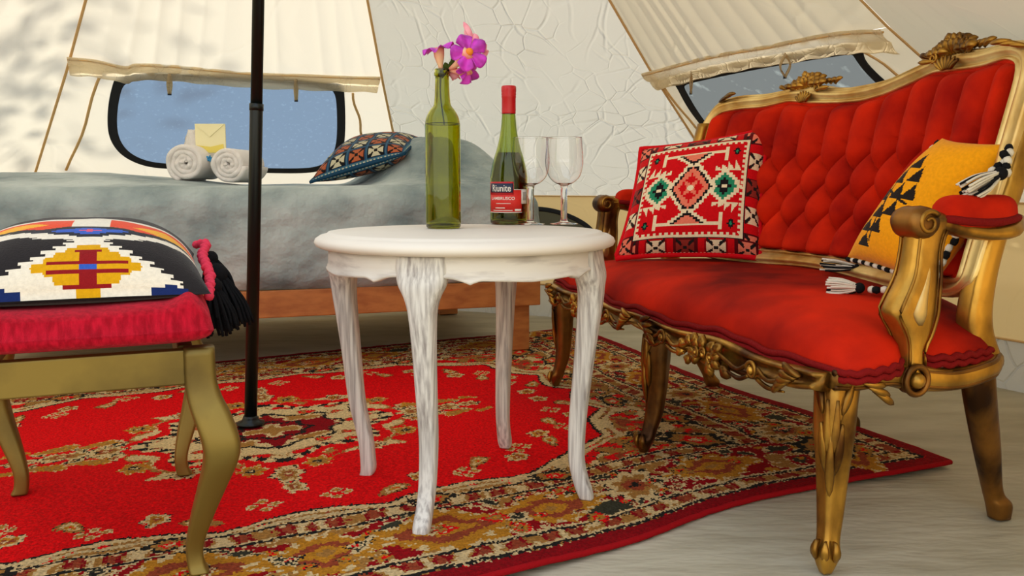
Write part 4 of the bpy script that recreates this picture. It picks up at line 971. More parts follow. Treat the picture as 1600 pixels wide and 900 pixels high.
# side rails
for side, sx in ((0.0, -1), (1.36, 1)):
    P_ = catmull([S1(side, -.01, .335), S1(side - sx * .004, .04, .330), S1(side - sx * .002, .10, .334), S1(side + sx * .0, .15, .328), S1(side + sx * .0, .24, .318), S1(side - sx * .012, .33, .328), S1(side - sx * .04, .375, .336)], 8)
    mb = MB(); sweep(mb, P_, .017, [.016, .020, .018, .024, .020, .018, .018], m=14, e=.8); r_o = mb.build('side_rail', M['gold'], sofa)
    mb = MB(); sweep(mb, P_ + A(0, 0, .012) + SS * sx * .010, .0055, m=8); sweep(mb, P_ - A(0, 0, .012) + SS * sx * .012, .005, m=8); tag(mb.build('rail_moulding', M['gold_dark'], sofa), kind='stuff')
    c_ = S1(side + sx * .022, .148, .326)
    mb = MB(); ring = [c_ + SB * .022 * math.cos(q) + UP * .024 * math.sin(q) for q in np.linspace(0, 2 * math.pi, 25)[:-1]]; sweep(mb, ring, .0055, m=8, closed=True, up=tuple(SS)); 
    sweep(mb, [c_ - SS * sx * .02, c_ - SS * sx * .004], .026, m=18); o = mb.build('side_boss', M['gold_dark'], sofa)
    mb = MB(); sphere(mb, c_, .014, 14, 10); mb.build('boss_centre', M['gold'], o)
    mb = MB()
    for k in range(4): lobe(mb, S1(side + sx * .018, .03 + .012 * k, .336 - .008 * k), SB + UP * (.1 - .25 * k), SS * sx, .045, .007, .005, .3)
    tag(mb.build('rail_leaf', M['gold'], sofa), kind='stuff')
# arms
for side, sx in ((0.006, -1), (1.356, 1)):
    o_ = 0.0
    lv = [(.318, .153, .022, .026), (.345, .153, .020, .024), (.375, .153, .019, .022), (.402, .155, .030, .024), (.436, .148, .047, .027), (.455, .150, .045, .028), (.501, .162, .033, .026), (.54, .165, .029, .024), (.566, .168, .030, .024), (.585, .172, .034, .026), (.60, .175, .038, .026)]
    mb = MB(); rings = []; a = np.linspace(0, 2 * math.pi, 20, endpoint=False)
    lv = catmull(np.array(lv), 4).tolist(); zz = np.linspace(lv[0][0], lv[-1][0], 44)
    for z in zz:
        b_, hb, hs = [np.interp(z, [l[0] for l in lv], [l[i_] for l in lv]) for i_ in (1, 2, 3)]
        c_, s_2 = np.cos(a), np.sin(a); c_ = np.sign(c_) * abs(c_) ** .7; s_2 = np.sign(s_2) * abs(s_2) ** .7
        rings.append(np.array([S1(side + hs * y_, b_ + hb * x_, z) for x_, y_ in zip(c_, s_2)]))
    loft(mb, rings); mb.build('arm_post', M['gold'], sofa)
    # drop-shaped ridge and edge mouldings on the outer/inner face
    for sf in (sx, -sx):
        mb = MB(); rings = []
        for t in np.linspace(0, 1, 14):
            z = .555 - .135 * t; w2 = .003 + .017 * t ** 2.2 * (1 - max(0, t - .85) * 5.5) ; w2 = max(w2, .002)
            a2 = np.linspace(0, 2 * math.pi, 10, endpoint=False); bc_ = np.interp(z, [l[0] for l in lv], [l[1] for l in lv]); hs = np.interp(z, [l[0] for l in lv], [l[3] for l in lv])
            rings.append(np.array([S1(side + sf * (hs - .002) + sf * .010 * math.cos(q) * (w2 / .02), bc_ + w2 * math.sin(q), z) for q in a2]))
        loft(mb, rings); mb.build('drop_carving', M['gold_pale'], sofa)
        mb = MB()
        for sd in (-1, 1):
            sweep(mb, [S1(side + sf * np.interp(z, [l[0] for l in lv], [l[3] for l in lv]) * .93, np.interp(z, [l[0] for l in lv], [l[1] for l in lv]) + sd * .82 * np.interp(z, [l[0] for l in lv], [l[2] for l in lv]), z) for z in np.linspace(.35, .58, 20)], .0028, m=6)
        tag(mb.build('post_moulding', M['gold'], sofa), kind='stuff')
    # scroll head
    mb = MB(); c_ = S1(side, .150, .593)
    rings = []
    for q, rr_ in zip(np.linspace(-1, 1, 9), [.020, .026, .028, .027, .028, .027, .028, .026, .020]):
        a2 = np.linspace(0, 2 * math.pi, 20, endpoint=False); rings.append(np.array([c_ + SS * q * .034 + SB * rr_ * 1.05 * math.cos(t) + UP * rr_ * math.sin(t) for t in a2]))
    loft(mb, rings); mb.build('arm_scroll', M['gold_dark'], sofa)
    mb = MB()
    for sf in (-1, 1): spiral(mb, c_ + SS * sf * .034, .021, SB, UP, .0045, 1.3, math.pi * .2, .7)
    tag(mb.build('scroll_carving', M['gold'], sofa), kind='stuff')
    # arm rail back to the post
    P_ = catmull([S1(side, .155, .602), S1(side, .20, .592), S1(side, .28, .575), S1(side, .345, .576), S1(side + (.03 if side < .5 else -.08), .385, .592)], 7)
    mb = MB(); sweep(mb, P_, .024, [.020, .016, .014, .014, .015], m=14, e=.75); mb.build('arm_rail', M['gold'], sofa)
    def pt_(u_, v_, sgn):
        s2 = side + .032 * v_ * (1 - .25 * np.abs(u_) ** 4) + (.02 * ((u_ + 1) / 2) ** 2 if side < .5 else -.05 * ((u_ + 1) / 2) ** 2); b2 = .285 + .093 * u_ * (1 - .15 * np.abs(v_) ** 4); h_ = ((1 - np.abs(u_) ** 5).clip(0) * (1 - np.abs(v_) ** 3).clip(0)) ** .5
        return S(s2, b2, .602 - .006 * (1 - u_ * u_) + (.042 * h_ if sgn > 0 else -.018 * h_))
    mb = MB(); slab(mb, lambda u_, v_: pt_(u_, v_, 1), lambda u_, v_: pt_(u_, v_, -1), 30, 18); mb.build('arm_pad', M['velvet'], sofa)
    mb = MB(); t_ = np.linspace(-1, 1, 16); o2 = np.ones(16); LL = np.concatenate([np.stack([t_, -o2], 1), np.stack([o2, t_], 1)[1:], np.stack([-t_, o2], 1)[1:], np.stack([-o2, -t_], 1)[1:-1]])
    sweep(mb, pt_(LL[:, 0], LL[:, 1], -1) + A(0, 0, -.004), .007, m=8, closed=True); mb.build('pad_piping', M['piping'], sofa)
# back posts and back legs
def stack(mb, lv, n_, e=.7, m=16, fn=S1, facets=0):
    zs = [l[0] for l in lv]; a = np.linspace(0, 2 * math.pi, m, endpoint=False); c_, s_2 = np.cos(a), np.sin(a); c_ = np.sign(c_) * abs(c_) ** e; s_2 = np.sign(s_2) * abs(s_2) ** e; rings = []
    Lc = catmull(np.array(lv, float), n_)
    for l in Lc: rings.append(np.array([fn(l[1] + l[3] * y_, l[2] + l[4] * x_, l[0]) for x_, y_ in zip(c_, s_2)]))
    loft(mb, rings)
for sg, s_foot, s_mid, s_top in ((-1, .10, .045, .04), (1, 1.215, 1.235, 1.225)):
    mb = MB(); stack(mb, [(.0 if sg < 0 else .012, s_foot, .478, .018, .020), (.03, s_foot, .474, .020, .024), (.06, s_foot + sg * 0, .456, .016, .019), (.16, s_foot * .5 + s_mid * .5, .405, .020, .025), (.27, s_mid, .352, .022, .030), (.34, s_mid, .340, .024, .030)], 6); mb.build('leg', M['gold_dark'], sofa)
    mb = MB(); stack(mb, [(.33, s_mid, .360, .024, .032), (.40, s_mid, .330, .024, .030), (.47, s_mid, .332, .024, .026), (.56, s_mid, .352, .024, .024), (.66, s_top, .382, .023, .024), (.76, s_top, .410, .022, .022), (.84, s_top, .430, .020, .020)], 6); mb.build('back_post', M['gold'], sofa)
    mb = MB(); sphere(mb, S1(s_mid + sg * .015, .335, .345), .016, 10, 8); mb.build('post_boss', M['gold_dark'], sofa)
mb = MB(); stack(mb, [(.0, .70, .600, .020, .022), (.03, .70, .595, .022, .024), (.06, .69, .575, .017, .019), (.16, .68, .530, .020, .024), (.30, .67, .49, .024, .028)], 6); mb.build('leg', M['gold_dark'], sofa)
mb = MB(); P_ = catmull([S1(.075, .345, .325), S1(.3, .42, .32), S1(.67, .46, .318), S1(1.0, .42, .32), S1(1.23, .345, .325)], 10); sweep(mb, P_, .015, .022, m=10, e=.6); mb.build('back_rail', M['gold_dark'], sofa)
# front cabriole legs; direction out
def cab(s0, b0, out, foot, mt, topw=.036, zf=0.0):
    o2 = unit(A(*out))  # in (s,b)
    lv = []
    for z, off, w_, t_ in [(.345, -.004, topw * .8, topw * .8), (.325, .004, topw, topw), (.29, .010, topw * .98, topw * .95), (.24, .006, .031, .031), (.17, -.004, .025, .025), (.10, -.008, .020, .021), (.055, -.002, .0175, .018), (.035, .004, .020, .021), (.018, .006, .016, .017), (.0, .004, .009, .010)]:
        k = (.345 - z) / .345; z = zf + z * (1 - zf / .345)
        lv.append((z, s0 + (foot[0] - s0) * k + o2[0] * off, b0 + (foot[1] - b0) * k + o2[1] * off, w_, t_))
    a0 = math.atan2(o2[1], o2[0]); Lc = catmull(np.array(lv), 5); m = 24; rings = []
    for l in Lc:
        q = np.linspace(0, 2 * math.pi, m, endpoint=False); rr_ = 1 + .10 * np.cos(4 * (q - a0)) + .10 * np.exp(-((np.angle(np.exp(1j * (q - a0)))) / .18) ** 2)
        rings.append(np.array([S1(l[1] + l[3] * r_2 * math.cos(t), l[2] + l[4] * r_2 * math.sin(t), l[0]) for t, r_2 in zip(q, rr_)]))
    mb = MB(); loft(mb, rings); leg = mb.build('leg', mt, sofa)
    mb = MB()
    at_ = lambda z: [np.interp(z, Lc[::-1, 0], Lc[::-1, i_]) for i_ in (1, 2, 3)]
    for k, (ang, z1, L__) in enumerate([(-.9, .335, .06), (-.45, .34, .09), (0, .342, .13), (.45, .34, .09), (.9, .335, .06), (-.22, .30, .12), (.22, .30, .12), (-.5, .26, .09), (.5, .26, .09), (0, .24, .11)]):
        s1, b1, w1 = at_(z1); s2_, b2_, w2_ = at_(z1 - L__); A1 = a0 + ang; A2 = a0 + ang * .5
        p1 = S1(s1 + w1 * 1.04 * math.cos(A1), b1 + w1 * 1.04 * math.sin(A1), z1); p2 = S1(s2_ + w2_ * 1.0 * math.cos(A2), b2_ + w2_ * 1.0 * math.sin(A2), z1 - L__)
        nn = SS * math.cos(A1) + SB * math.sin(A1); lobe(mb, p1, p2 - p1, nn, np.linalg.norm(p2 - p1), .0085, .005, .10, 9)
    s1, b1, w1 = at_(.04)
    for ang in (-.8, 0, .8): lobe(mb, S1(s1 + w1 * math.cos(a0 + ang), b1 + w1 * math.sin(a0 + ang), .058), -UP, SS * math.cos(a0 + ang) + SB * math.sin(a0 + ang), .035, .008, .005, .35)
    tag(mb.build('leaf_carving', M['gold'], leg), kind='stuff')
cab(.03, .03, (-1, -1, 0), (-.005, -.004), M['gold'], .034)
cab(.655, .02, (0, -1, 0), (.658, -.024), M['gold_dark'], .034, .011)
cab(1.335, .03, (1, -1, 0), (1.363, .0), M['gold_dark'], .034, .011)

# ------------------------------------------------------------------ table
TC = A(-.097, 1.815, 0)
tab = thing('side_table', TC, 'round white chalk-painted side table with scalloped apron on the rug', 'table')
mb = MB(); lathe(mb, [(.02, .560), (.275, .560), (.284, .5595), (.287, .556), (.292, .5545), (.300, .553), (.309, .547), (.312, .540), (.309, .533), (.300, .529), (.29, .528), (.02, .528)], TC, 96); mb.build('tabletop', M['white_paint'], tab)
FT = [onZ(658, 836, .014), onZ(917, 777, .014), onZ(790, 697, .014), onZ(572, 742, .014)]
angs = [math.atan2(p[1] - TC[1], p[0] - TC[0]) for p in FT]
# apron
legA = sorted([a % (2 * math.pi) for a in angs])
def apz(th):
    th = th % (2 * math.pi); L2 = legA + [legA[0] + 2 * math.pi]
    if th < legA[0]: th += 2 * math.pi
    for a, b in zip(L2[:-1], L2[1:]):
        if a <= th <= b:
            q = (th - a) / (b - a); q = min(q, 1 - q)
            if q < .10: return .468 + .022 * (q / .10) ** .5
            if q < .22: return .490 - .012 * ((q - .10) / .12) ** 2
            return .478 + .008 * math.sin(min((q - .22) / .06, 1) * math.pi / 2) - .006 * ((q - .22) / .28)
    return .48
nA = 240; rings = []
for k in range(nA):
    th = 2 * math.pi * k / nA; zb = apz(th); c_, s_2 = math.cos(th), math.sin(th)
    rings.append(np.array([TC + A(r_2 * c_, r_2 * s_2, z) for r_2, z in [(.284, .529), (.284, .505), (.285, zb + .008), (.289, zb + .005), (.288, zb), (.268, zb), (.262, zb + .006), (.262, .529)]]))
mb = MB(); loft(mb, rings, False, True); mb.build('apron', M['white_apron'], tab)
for p, a in zip(FT, angs):
    rf = np.linalg.norm((p - TC)[:2]); o2 = A(math.cos(a), math.sin(a), 0); t2 = A(-o2[1], o2[0], 0); rings = []
    lv = [(.527, .266, .050, .022), (.50, .268, .049, .025), (.475, .272, .043, .027), (.45, .273, .031, .025), (.42, .272, .0245, .024), (.36, .266, .0210, .0215), (.28, .258 , .0190, .019), (.18, .248, .0170, .017), (.10, .243 + (rf - .262) * .4, .0158, .0158), (.06, .248 + (rf - .262) * .7, .0155, .0158), (.03, rf - .006, .0160, .016), (.012, rf, .0135, .014)]
    for l in catmull(np.array(lv), 5):
        q = np.linspace(0, 2 * math.pi, 20, endpoint=False); c_, s_2 = np.cos(q), np.sin(q); ee = .55; c_ = np.sign(c_) * abs(c_) ** ee; s_2 = np.sign(s_2) * abs(s_2) ** ee
        rings.append(np.array([TC + o2 * (l[1] + l[3] * x_) + t2 * l[2] * y_ + UP * l[0] for x_, y_ in zip(c_, s_2)]))
    mb = MB(); loft(mb, rings); mb.build('leg', M['white_leg'], tab)
ZT = .5605
# bottles
def bottle(mb, c, prof, t=.003, m=48):
    P_ = [(r_2, z) for r_2, z in prof]; inner_ = [(max(r_2 - t, .002), z + (.006 if k == 0 else 0)) for k, (r_2, z) in enumerate(prof)]
    th = np.linspace(0, 2 * math.pi, m, endpoint=False)
    allp = [(.002, prof[0][1] + .004)] + P_ + inner_[::-1][:-1] + [(inner_[1][0] * .9, prof[1][1] + .005), (.002, prof[1][1] + .010)]
    loft(mb, [A(*c) + np.stack([r_2 * np.cos(th), r_2 * np.sin(th), np.full(m, z)], 1) for r_2, z in allp])
b1 = onZ(693, 356.5, ZT); b1 = A(b1[0], b1[1] + .0, ZT)
Yb = b1[1]; k1 = Yb / F
vase = thing('green_bottle', b1, 'tall empty olive green wine bottle used as a flower vase on the table', 'bottle')
R1 = 27.3 * k1 * 1.0; H1b = 243 * k1
pf = [(R1 * .90, 0), (R1 * .985, .004), (R1, .012), (R1, H1b * .60), (R1 * .985, H1b * .66), (R1 * .90, H1b * .705), (R1 * .70, H1b * .745), (R1 * .50, H1b * .775), (R1 * .44, H1b * .81), (R1 * .41, H1b * .86), (R1 * .385, H1b * .955)]
pf = catmull([(a, b, 0) for a, b in pf[2:]], 5)[:, :2].tolist(); pf = [(R1 * .90, 0), (R1 * .985, .004)] + pf + [(R1 * .44, H1b * .957), (R1 * .45, H1b * .975), (R1 * .41, H1b * .98), (R1 * .42, H1b * .997), (R1 * .38, H1b)]
mb = MB(); bottle(mb, b1, pf); mb.build('glass_body', M['green_glass'], vase)
b2 = onZ(795, 350, ZT); k2 = b2[1] / F
wb = thing('wine_bottle', b2, 'red-capped green wine bottle with red and navy label, behind the wine glasses', 'bottle')
R2 = 29 * k2; H2b = 211 * k2
pf = [(R2, .012), (R2, H2b * .30), (R2 * .985, H2b * .36), (R2 * .86, H2b * .45), (R2 * .62, H2b * .56), (R2 * .46, H2b * .66), (R2 * .38, H2b * .76), (R2 * .34, H2b * .85), (R2 * .33, H2b * .97)]
pf = [(R2 * .88, 0), (R2 * .985, .004)] + catmull([(a, b, 0) for a, b in pf], 5)[:, :2].tolist() + [(R2 * .33, H2b * .985)]
mb = MB(); bottle(mb, b2, pf); mb.build('glass_body', M['dark_green_glass'], wb)
pz = np.array(pf); lq = [(.002, .012), (R2 - .005, .014)] + [(float(np.interp(z, pz[2:, 1], pz[2:, 0])) - .004, z) for z in np.linspace(.03, H2b * .52, 14)] + [(.002, H2b * .52 + .001)]
mb = MB(); lathe(mb, lq, b2, 40); mb.build('wine', M['wine'], wb)
mb = MB(); lathe(mb, [(R2 * .365, H2b * .80), (R2 * .37, H2b * .81), (R2 * .37, H2b * .915), (R2 * .39, H2b * .92), (R2 * .375, H2b * .93), (R2 * .395, H2b * .94), (R2 * .38, H2b * .95), (R2 * .395, H2b * .96), (R2 * .395, H2b * .992), (R2 * .35, H2b), (.002, H2b)], b2, 36); mb.build('screw_cap', M['cap'], wb)
vd = unit(-A(b2[0], b2[1], 0)); va = math.atan2(vd[1], vd[0])
def wrap(p, mb, a0, a1, z0, z1, e, n_=20, th=.0005):
    q = np.linspace(a0, a1, n_); r_2 = R2 + e
    V = [b2 + A(rr_ * math.cos(va + t), rr_ * math.sin(va + t), z) for rr_ in (r_2, r_2 + th) for z in (z0, z1) for t in q]; n4 = n_
    f_ = gridf(n4, 2, 0, flip=True) + gridf(n4, 2, 2 * n4) + [(k, k + 1, 2 * n4 + k + 1, 2 * n4 + k) for k in range(n4 - 1)] + [(n4 + k + 1, n4 + k, 3 * n4 + k, 3 * n4 + k + 1) for k in range(n4 - 1)] + [(0, 2 * n4, 3 * n4, n4), (n4 - 1, 2 * n4 - 1, 4 * n4 - 1, 3 * n4 - 1)]
    mb.add(V, f_)
pz_ = lambda y: (352 - y) * k2   # height above table from a row of the photograph
LA, LB_ = -1.25, .75
mb = MB(); wrap(0, mb, LA, LB_, pz_(332.5), pz_(299), .0003); lab = mb.build('red_label', M['label_red'], wb)
mb = MB(); wrap(0, mb, LA - .01, LB_ + .01, pz_(333.5), pz_(332.5), .0005); mb.build('label_border', M['label_white'], lab); mb = MB(); wrap(0, mb, .26, LB_ + .01, pz_(299), pz_(298.2), .0005); mb.build('label_edge', M['label_white'], lab)
mb = MB(); wrap(0, mb, LA, .25, pz_(306), pz_(286.5), .0008); navb = mb.build('label_head', M['cap'], lab)
mb = MB(); wrap(0, mb, LA + .12, .22, pz_(303), pz_(289), .0014); mb.build('navy_panel', M['label_navy'], lab)
mb = MB(); wrap(0, mb, .70, 1.15, pz_(320), pz_(298), .0012); stk = mb.build('tax_sticker', M['label_white'], wb)
mb = MB(); [wrap(0, mb, .80 + k * .06, .82 + k * .06, pz_(315), pz_(302), .0019, 3) for k in range(5)]; mb.build('barcode', M['ink'], stk)
def text_on(txt, a_c, width_a, z0, hgt, e, mt, parent, name='lettering'):
    cu = bpy.data.curves.new('t', 'FONT'); cu.body = txt; cu.size = 1; cu.resolution_u = 3; cu.offset = .012
    ob = bpy.data.objects.new('t', cu); col.objects.link(ob); dg = bpy.context.evaluated_depsgraph_get(); me_ = bpy.data.meshes.new_from_object(ob.evaluated_get(dg))
    V = np.array([v_.co[:] for v_ in me_.vertices]); fs = [tuple(p.vertices) for p in me_.polygons]; bpy.data.objects.remove(ob); bpy.data.curves.remove(cu)
    x0, x1 = V[:, 0].min(), V[:, 0].max(); y0, y1 = V[:, 1].min(), V[:, 1].max()
    an = va + a_c + ((V[:, 0] - x0) / (x1 - x0) - .5) * width_a; zz_ = z0 + (V[:, 1] - y0) / (y1 - y0) * hgt; r_2 = R2 + e
    mb = MB(); mb.add(np.stack([b2[0] + r_2 * np.cos(an), b2[1] + r_2 * np.sin(an), b2[2] + zz_], 1), fs); mb.build(name, mt, parent, smooth=False)
text_on('Riunite', -.42, 1.05, pz_(301.5), 10.5 * k2, .0022, M['label_white'], lab)
text_on('LAMBRUSCO', -.36, 1.35, pz_(314), 4.6 * k2, .0012, M['label_white'], lab)
mb = MB(); wrap(0, mb, -.7, .1, pz_(320), pz_(319.2), .001); wrap(0, mb, -.75, -.2, pz_(327), pz_(325.6), .001); wrap(0, mb, -.9, .2, pz_(330.6), pz_(329.6), .001); wrap(0, mb, .32, .68, pz_(331), pz_(328), .001); mb.build('small_print', M['label_white'], lab)
# wine glasses
def wineglass(px, ybase, label):
    c = onZ(px, ybase, ZT); k_ = c[1] / F; Hg = (ybase - 217.5) * k_; rb = 29.5 * k_
    g = thing('wine_glass', c, label, 'wine glass', 'wine glasses on the table'); t = .0011
    outp = [(.034, .0), (.034, .0012), (.020, .0028), (.0095, .006), (.0078, .012), (.0080, Hg * .28), (.0078, Hg * .42), (.010, Hg * .455), (rb * .55, Hg * .49), (rb * .82, Hg * .555), (rb * .97, Hg * .66), (rb, Hg * .74), (rb * .97, Hg * .87), (rb * .92, Hg * .995), (rb * .915, Hg)]
    oc = catmull([(a, b, 0) for a, b in outp[7:]], 6)[:, :2].tolist(); inn2 = [(max(a - t, .001), b + (t * 2 if k_i < 4 else 0)) for k_i, (a, b) in enumerate(oc)]
    prof_ = [(.001, .0)] + outp[:7] + oc + inn2[::-1] + [(.001, Hg * .463)]
    mb = MB(); th = np.linspace(0, 2 * math.pi, 48, endpoint=False)
    loft(mb, [A(*c) + np.stack([r_2 * np.cos(th), r_2 * np.sin(th), np.full(48, z)], 1) for r_2, z in prof_])
    mb.build('glass', M['clear_glass'], g)
wineglass(829, 350.5, 'left clear wine glass, overlapping the red-labelled bottle')
wineglass(881, 350.0, 'right clear wine glass, nearest the table edge by the settee')

# flowers in the green bottle
mouth = b1 + A(0, 0, H1b)
def fp(x, y, dy=0): return onY(x, y, Yb + dy)
def bloom(c, fwd, up, R, mt, n_=5, ruff=.25, cup=.25, petname='petal', parent=None):
    fwd = unit(fwd); up = unit(A(*up) - fwd * np.dot(up, fwd)); sd = np.cross(fwd, up)
    for k in range(n_):
        a = k / n_ * 2 * math.pi + .3; V = []; nu_, nv_ = 9, 8
        for j in range(nv_):
            t = j / (nv_ - 1)
            for i_ in range(nu_):
                q = (i_ / (nu_ - 1) - .5) * 2; ang = a + q * (.66 * (1 - .15 * t)) ; r_2 = R * (.12 + .88 * t * (1 - .20 * q * q * t))
                z_ = cup * R * (1 - t) ** 1 * -1 + ruff * R * t * .5 * math.sin(q * 4 + k * 2) + .02 * R * k - .25 * R * t * t
                V.append(c + (up * math.cos(ang) + sd * math.sin(ang)) * r_2 + fwd * z_)
        mb = MB(); mb.add(V, gridf(nu_, nv_)); o = mb.build(petname, mt, parent); so2_ = o.modifiers.new('solid', 'SOLIDIFY'); so2_.thickness = .0006
def flower_thing(name, label, c, tail, fwd, R, mt, tube_mt, throat=True, n_=5, ruff=.25, stem=True):
    c = A(*c); tail = A(*tail); t = thing(name, c, label, 'flower', 'trumpet flowers in the bottle')
    fwd = unit(fwd); P_ = catmull([tail, tail * .5 + c * .5 - A(0, 0, .003), c - fwd * R * .16], 6); mb = MB(); sweep(mb, P_, [.0035, .0065, .011, R * .34], m=12); mb.build('flower_tube', tube_mt, t)
    bloom(c, fwd, (0, 0, 1), R, mt, n_, ruff, parent=t)
    if throat: mb = MB(); sphere(mb, c - fwd * R * .08, R * .2, 10, 8); mb.build('throat', M['orange'], t)
    sm = MB(); sweep(sm, catmull([tail, mouth + A(0, 0, .004), mouth - A(.004, 0, .05), mouth - A(-.004, .002, .12)], 6), .0016, m=6); sm.build('stem', M['green'], t)
    return t
flower_thing('trumpet_flower', 'magenta trumpet flower facing up on the left of the green bottle', fp(684, 71), fp(690, 112), (-.25, -.18, 1), .036, M['magenta'], M['salmon'], False, 5, .35)
flower_thing('trumpet_flower', 'magenta flower with orange throat facing forward, largest above the green bottle', fp(734, 80, -.055), fp(703, 108, -.005), (.28, -1, .20), .041, M['magenta'], M['salmon'], True, 5, .3)
flower_thing('trumpet_flower', 'lower magenta-pink flower drooping to the right of the bottle neck', fp(737, 109, -.03), fp(703, 110, .0), (.80, -.55, -.35), .036, M['magenta'], M['salmon'], False, 5, .4)
flower_thing('trumpet_flower', 'pale pink wilted flower behind the orange-throated one', fp(748, 72, .03), fp(708, 106, .01), (.3, .3, .6), .026, M['pink'], M['pink'], False, 5, .5)
pf_ = [o for o in bpy.data.objects if o.name.startswith('trumpet_flower')][-1]
flower_thing('trumpet_flower', 'small pale pink flower hanging lowest, just right of the bottle mouth', fp(715, 118, .02), fp(700, 110, .01), (.2, -.3, -.9), .024, M['pink'], M['pink'], False, 4, .5)
mb = MB()
for x_, y_, x2_, y2_ in [(740, 66, 724, 34), (736, 62, 726, 46), (748, 70, 740, 52)]:
    lobe(mb, fp(x_, y_, .03), fp(x2_, y2_, .03) - fp(x_, y_, .03), A(.2, -1, 0), np.linalg.norm(fp(x2_, y2_) - fp(x_, y_)), .007, .002, .2)
mb.build('wilted_petals', M['pink'], pf_); mb = MB()
for x_, y_, x2_, y2_ in [(700, 110, 706, 98), (700, 110, 696, 100), (703, 112, 712, 104), (694, 114, 686, 118), (700, 106, 708, 96), (698, 108, 690, 104)]:
    lobe(mb, fp(x_, y_), fp(x2_, y2_) - fp(x_, y_), A(.2, -1, 0), np.linalg.norm(fp(x2_, y2_) - fp(x_, y_)) * 1.25, .0055, .0018, .2)
sweep(mb, catmull([mouth - A(0, 0, .02), fp(700, 108), fp(706, 92), fp(712, 80)], 5), .0018, m=6)
tag(mb.build('leafy_sprig', M['green'], base=mouth), 'short dark green leafy sprig in the mouth of the green bottle', 'sprig')

# ------------------------------------------------------------------ stool with kilim cushion
SF = {'FR': A(-.531, 1.378, 0), 'BR': A(-.742, 1.872, 0), 'BL': A(-1.028, 1.754, 0), 'FL': A(-.817, 1.26, 0)}
QX = unit(SF['FR'] - SF['FL']); QY = unit(SF['BR'] - SF['FR']); QO = SF['FL'] * .25 + SF['FR'] * .25 + SF['BL'] * .25 + SF['BR'] * .25
WX = np.linalg.norm(SF['FR'] - SF['FL']) / 2; WY = np.linalg.norm(SF['BR'] - SF['FR']) / 2
def Q(x, y, z): return QO + np.asarray(x, float)[..., None] * QX + np.asarray(y, float)[..., None] * QY + np.asarray(z, float)[..., None] * UP
def Q1(x, y, z): return QO + x * QX + y * QY + z * UP
stool = thing('footstool', QO, 'brass-painted cabriole stool with crimson fabric seat at the left', 'stool')
IN = .012
for sx, sy in ((1, -1), (1, 1), (-1, 1), (-1, -1)):
    rings = []
    lv = [(.395, .022, .024, .024), (.345, .022, .025, .025), (.315, .028, .027, .027), (.285, .040, .030, .030), (.245, .054, .030, .031), (.21, .053, .027, .028), (.16, .034, .022, .022), (.11, .014, .018, .018), (.06, -.002, .0140, .015), (.03, -.002, .014, .016), (.013, .004, .016, .020)]
    lc = catmull(np.array(lv), 5)
    for l in lc:
        q = np.linspace(0, 2 * math.pi, 20, endpoint=False); c_, s_2 = np.cos(q), np.sin(q); ee = .45; c_ = np.sign(c_) * abs(c_) ** ee; s_2 = np.sign(s_2) * abs(s_2) ** ee
        cx, cy = sx * (WX + .004 + l[1] * .8), sy * (WY - .004 + l[1] * .6); rings.append(np.array([Q1(cx + l[2] * a_2, cy + l[3] * b_2, l[0]) for a_2, b_2 in zip(c_, s_2)]))
    mb = MB(); loft(mb, rings); mb.build('leg', M['brass'], stool)
RM = np.array([QX, QY, UP])
for (x0, x1, y0, y1) in [(-WX + .005, WX + .000, -WY - .022, -WY + .004), (-WX + .005, WX + .000, WY - .004, WY + .022), (-WX - .014, -WX + .01, -WY + .024, WY - .024), (WX - .01, WX + .014, -WY + .024, WY - .024)]:
    mb = MB(); box(mb, x0, x1, y0, y1, .337, .394, RM, QO); bevel(mb.build('rail', M['brass'], stool, smooth=False), .003, 2)
def st(u_, v_, sgn):
    cor = (np.abs(u_) ** 6) * (np.abs(v_) ** 6); x = (WX + .048) * u_ * (1 - .02 * np.abs(v_) ** 2 + .0 * cor); y = (WY + .05) * v_ * (1 - .02 * np.abs(u_) ** 2)
    h = ((1 - np.abs(u_) ** 10).clip(0) * (1 - np.abs(v_) ** 12).clip(0)) ** .4; z0_ = .428
    P_ = Q(x, y, x * 0)
    ridge = .030 * (np.exp(-((np.abs(u_) - .84) / .11) ** 2) - .35) * np.clip(h, 0, 1) * (1 - .35 * np.exp(-((np.abs(v_) - 1) / .15) ** 2)) 
    P_[..., 2] = z0_ + (.054 * h + ridge + .006 * h * fbm(P_, 9, 2) if sgn > 0 else -.026 * h); return P_
mb = MB(); slab(mb, lambda a, b: st(a, b, 1), lambda a, b: st(a, b, -1), 90, 90); mb.build('seat', M['red_cloth'], stool)
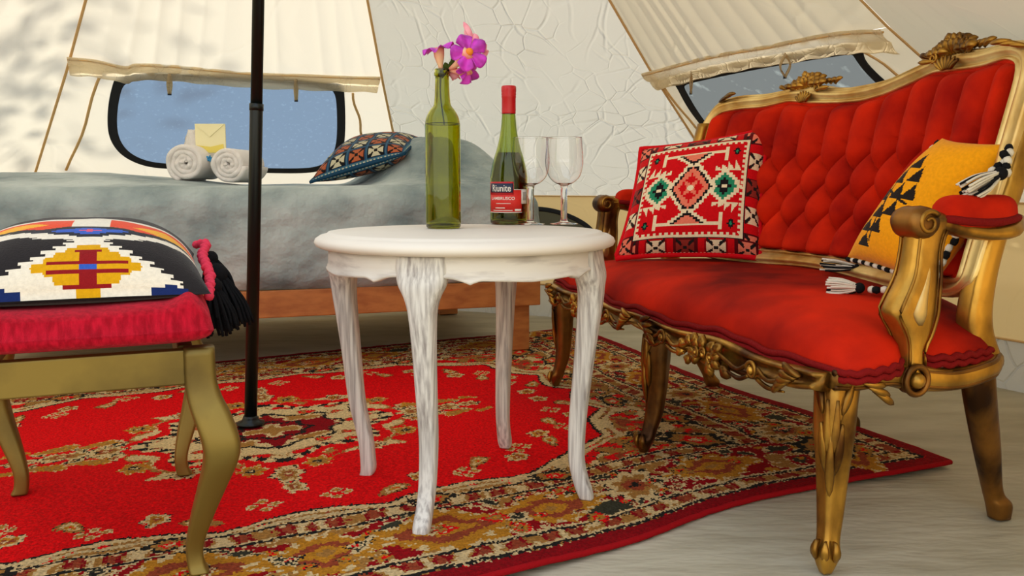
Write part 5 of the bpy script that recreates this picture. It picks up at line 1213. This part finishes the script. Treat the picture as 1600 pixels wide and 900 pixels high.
def black_raster():
    K, Wt, Y_, Rd, Bl, Or = (38, 34, 34), (232, 220, 196), (214, 156, 10), (140, 20, 24), (50, 90, 180), (230, 70, 30)
    r = Ras(200, K)
    r.Y = (r.Y + 1) * 1.58 - 1; r.X = r.X - .10
    def sd(cx, cy, a, b, c, st_=.035, wig=.0):
        row = np.floor((r.Y - cy) / st_ + .5); yy = np.abs(row * st_) / b; r.put((yy <= 1) & (np.abs(r.X - cx) < a * (1 - yy) + (row % 2) * wig), c)
    sd(0, -.86, .56, .62, Wt, .034, .05)
    sd(0, -.68, .33, .34, Y_, .034, .02)
    r.rect(-.08, .08, -.50, -.465, Rd); r.rect(-.24, .24, -.66, -.62, Rd); r.rect(-.24, .24, -.76, -.72, Rd); r.rect(-.055, .055, -.90, -.47, Rd); r.rect(-.14, .14, -.92, -.88, Rd); r.rect(-.05, .05, -.72, -.66, Bl)
    for s in (-1, 1): sd(.50 * s, -.97, .12, .10, (24, 40, 90), .035); sd(0, -.2, .12, .2, Wt, .034, .03)
    for s in (-1, 1):
        row = np.floor(r.Y / .034); ax_ = np.abs(r.X) - (row % 2) * .08
        r.put((np.abs(r.Y + .22 - ax_ * .30) < .075) & (r.X * s > 0), Wt)
    sd(0, -.04, .40, .17, (30, 34, 46), .03, .03); sd(0, -.04, .24, .10, Bl, .03, .04); sd(0, -.04, .07, .04, (220, 80, 110), .03)
    m2 = (r.Y > .0 + 0 * r.X) & (r.Y > -.06 + np.abs(np.abs(r.X) - .5) * .5) & (r.Y > -.12 + np.abs(r.X) * .30 + .07) & (r.Y < .5) & (np.abs(r.X) > .12)
    r.put((r.Y > .12) & (r.Y < .62), Wt); r.put(m2, Or); r.put(m2 & (np.abs(np.abs(r.X) - .5) + np.abs(r.Y - .22) * 1.4 < .24), (240, 170, 30)); r.put(r.Y > .66, K)
    return r.R
cz = .482
cq = [Q1(-WX - .055, -WY - .015, cz), Q1(WX + .044, -WY - .015, cz), Q1(WX + .044, WY - .09, cz + .03), Q1(-WX - .03, WY - .09, cz + .03)]
bk = thing('black_kilim_cushion', (cq[0] + cq[1] + cq[2] + cq[3]) / 4, 'black kilim cushion with stepped yellow, white and blue diamonds on the stool', 'cushion')
mb = MB(); bs = cushion_body(mb, cq, UP, .124, black_raster(), canvas_px(8, (30, 28, 28)), 180, .05, .80); mb.build('cover', M['kilim'], bk)
o1 = np.ones(30); tt = np.linspace(-.9, 1, 30)
braid(bk, catmull([onY(x_, y_, Y_) for x_, y_, Y_ in [(304, 383, 1.80), (322, 380, 1.76), (316, 398, 1.68), (322, 414, 1.60), (328, 432, 1.54), (326, 456, 1.48), (330, 466, 1.46)]], 6), .009, ('pink_yarn', 'pink_yarn'), 'pink_braid', .012)
braid(bk, catmull([onY(x_, y_, Y_) for x_, y_, Y_ in [(-6, 372, 1.66), (8, 380, 1.62), (2, 396, 1.58), (-8, 408, 1.5)]], 6), .009, ('pink_yarn', 'pink_yarn'), 'pink_braid', .012)
e1 = bs(A(1.), A(.98))[0]; e2 = bs(A(1.), A(.55))[0]; e3 = bs(A(1.), A(-.05))[0]
tassel(bk, onY(326, 392, 1.80), onY(345, 462, 1.80), .020, 50)
tassel(bk, onY(334, 412, 1.74), onY(362, 508, 1.76), .028, 80)
tassel(bk, onY(330, 434, 1.66), onY(348, 516, 1.68), .022, 60)
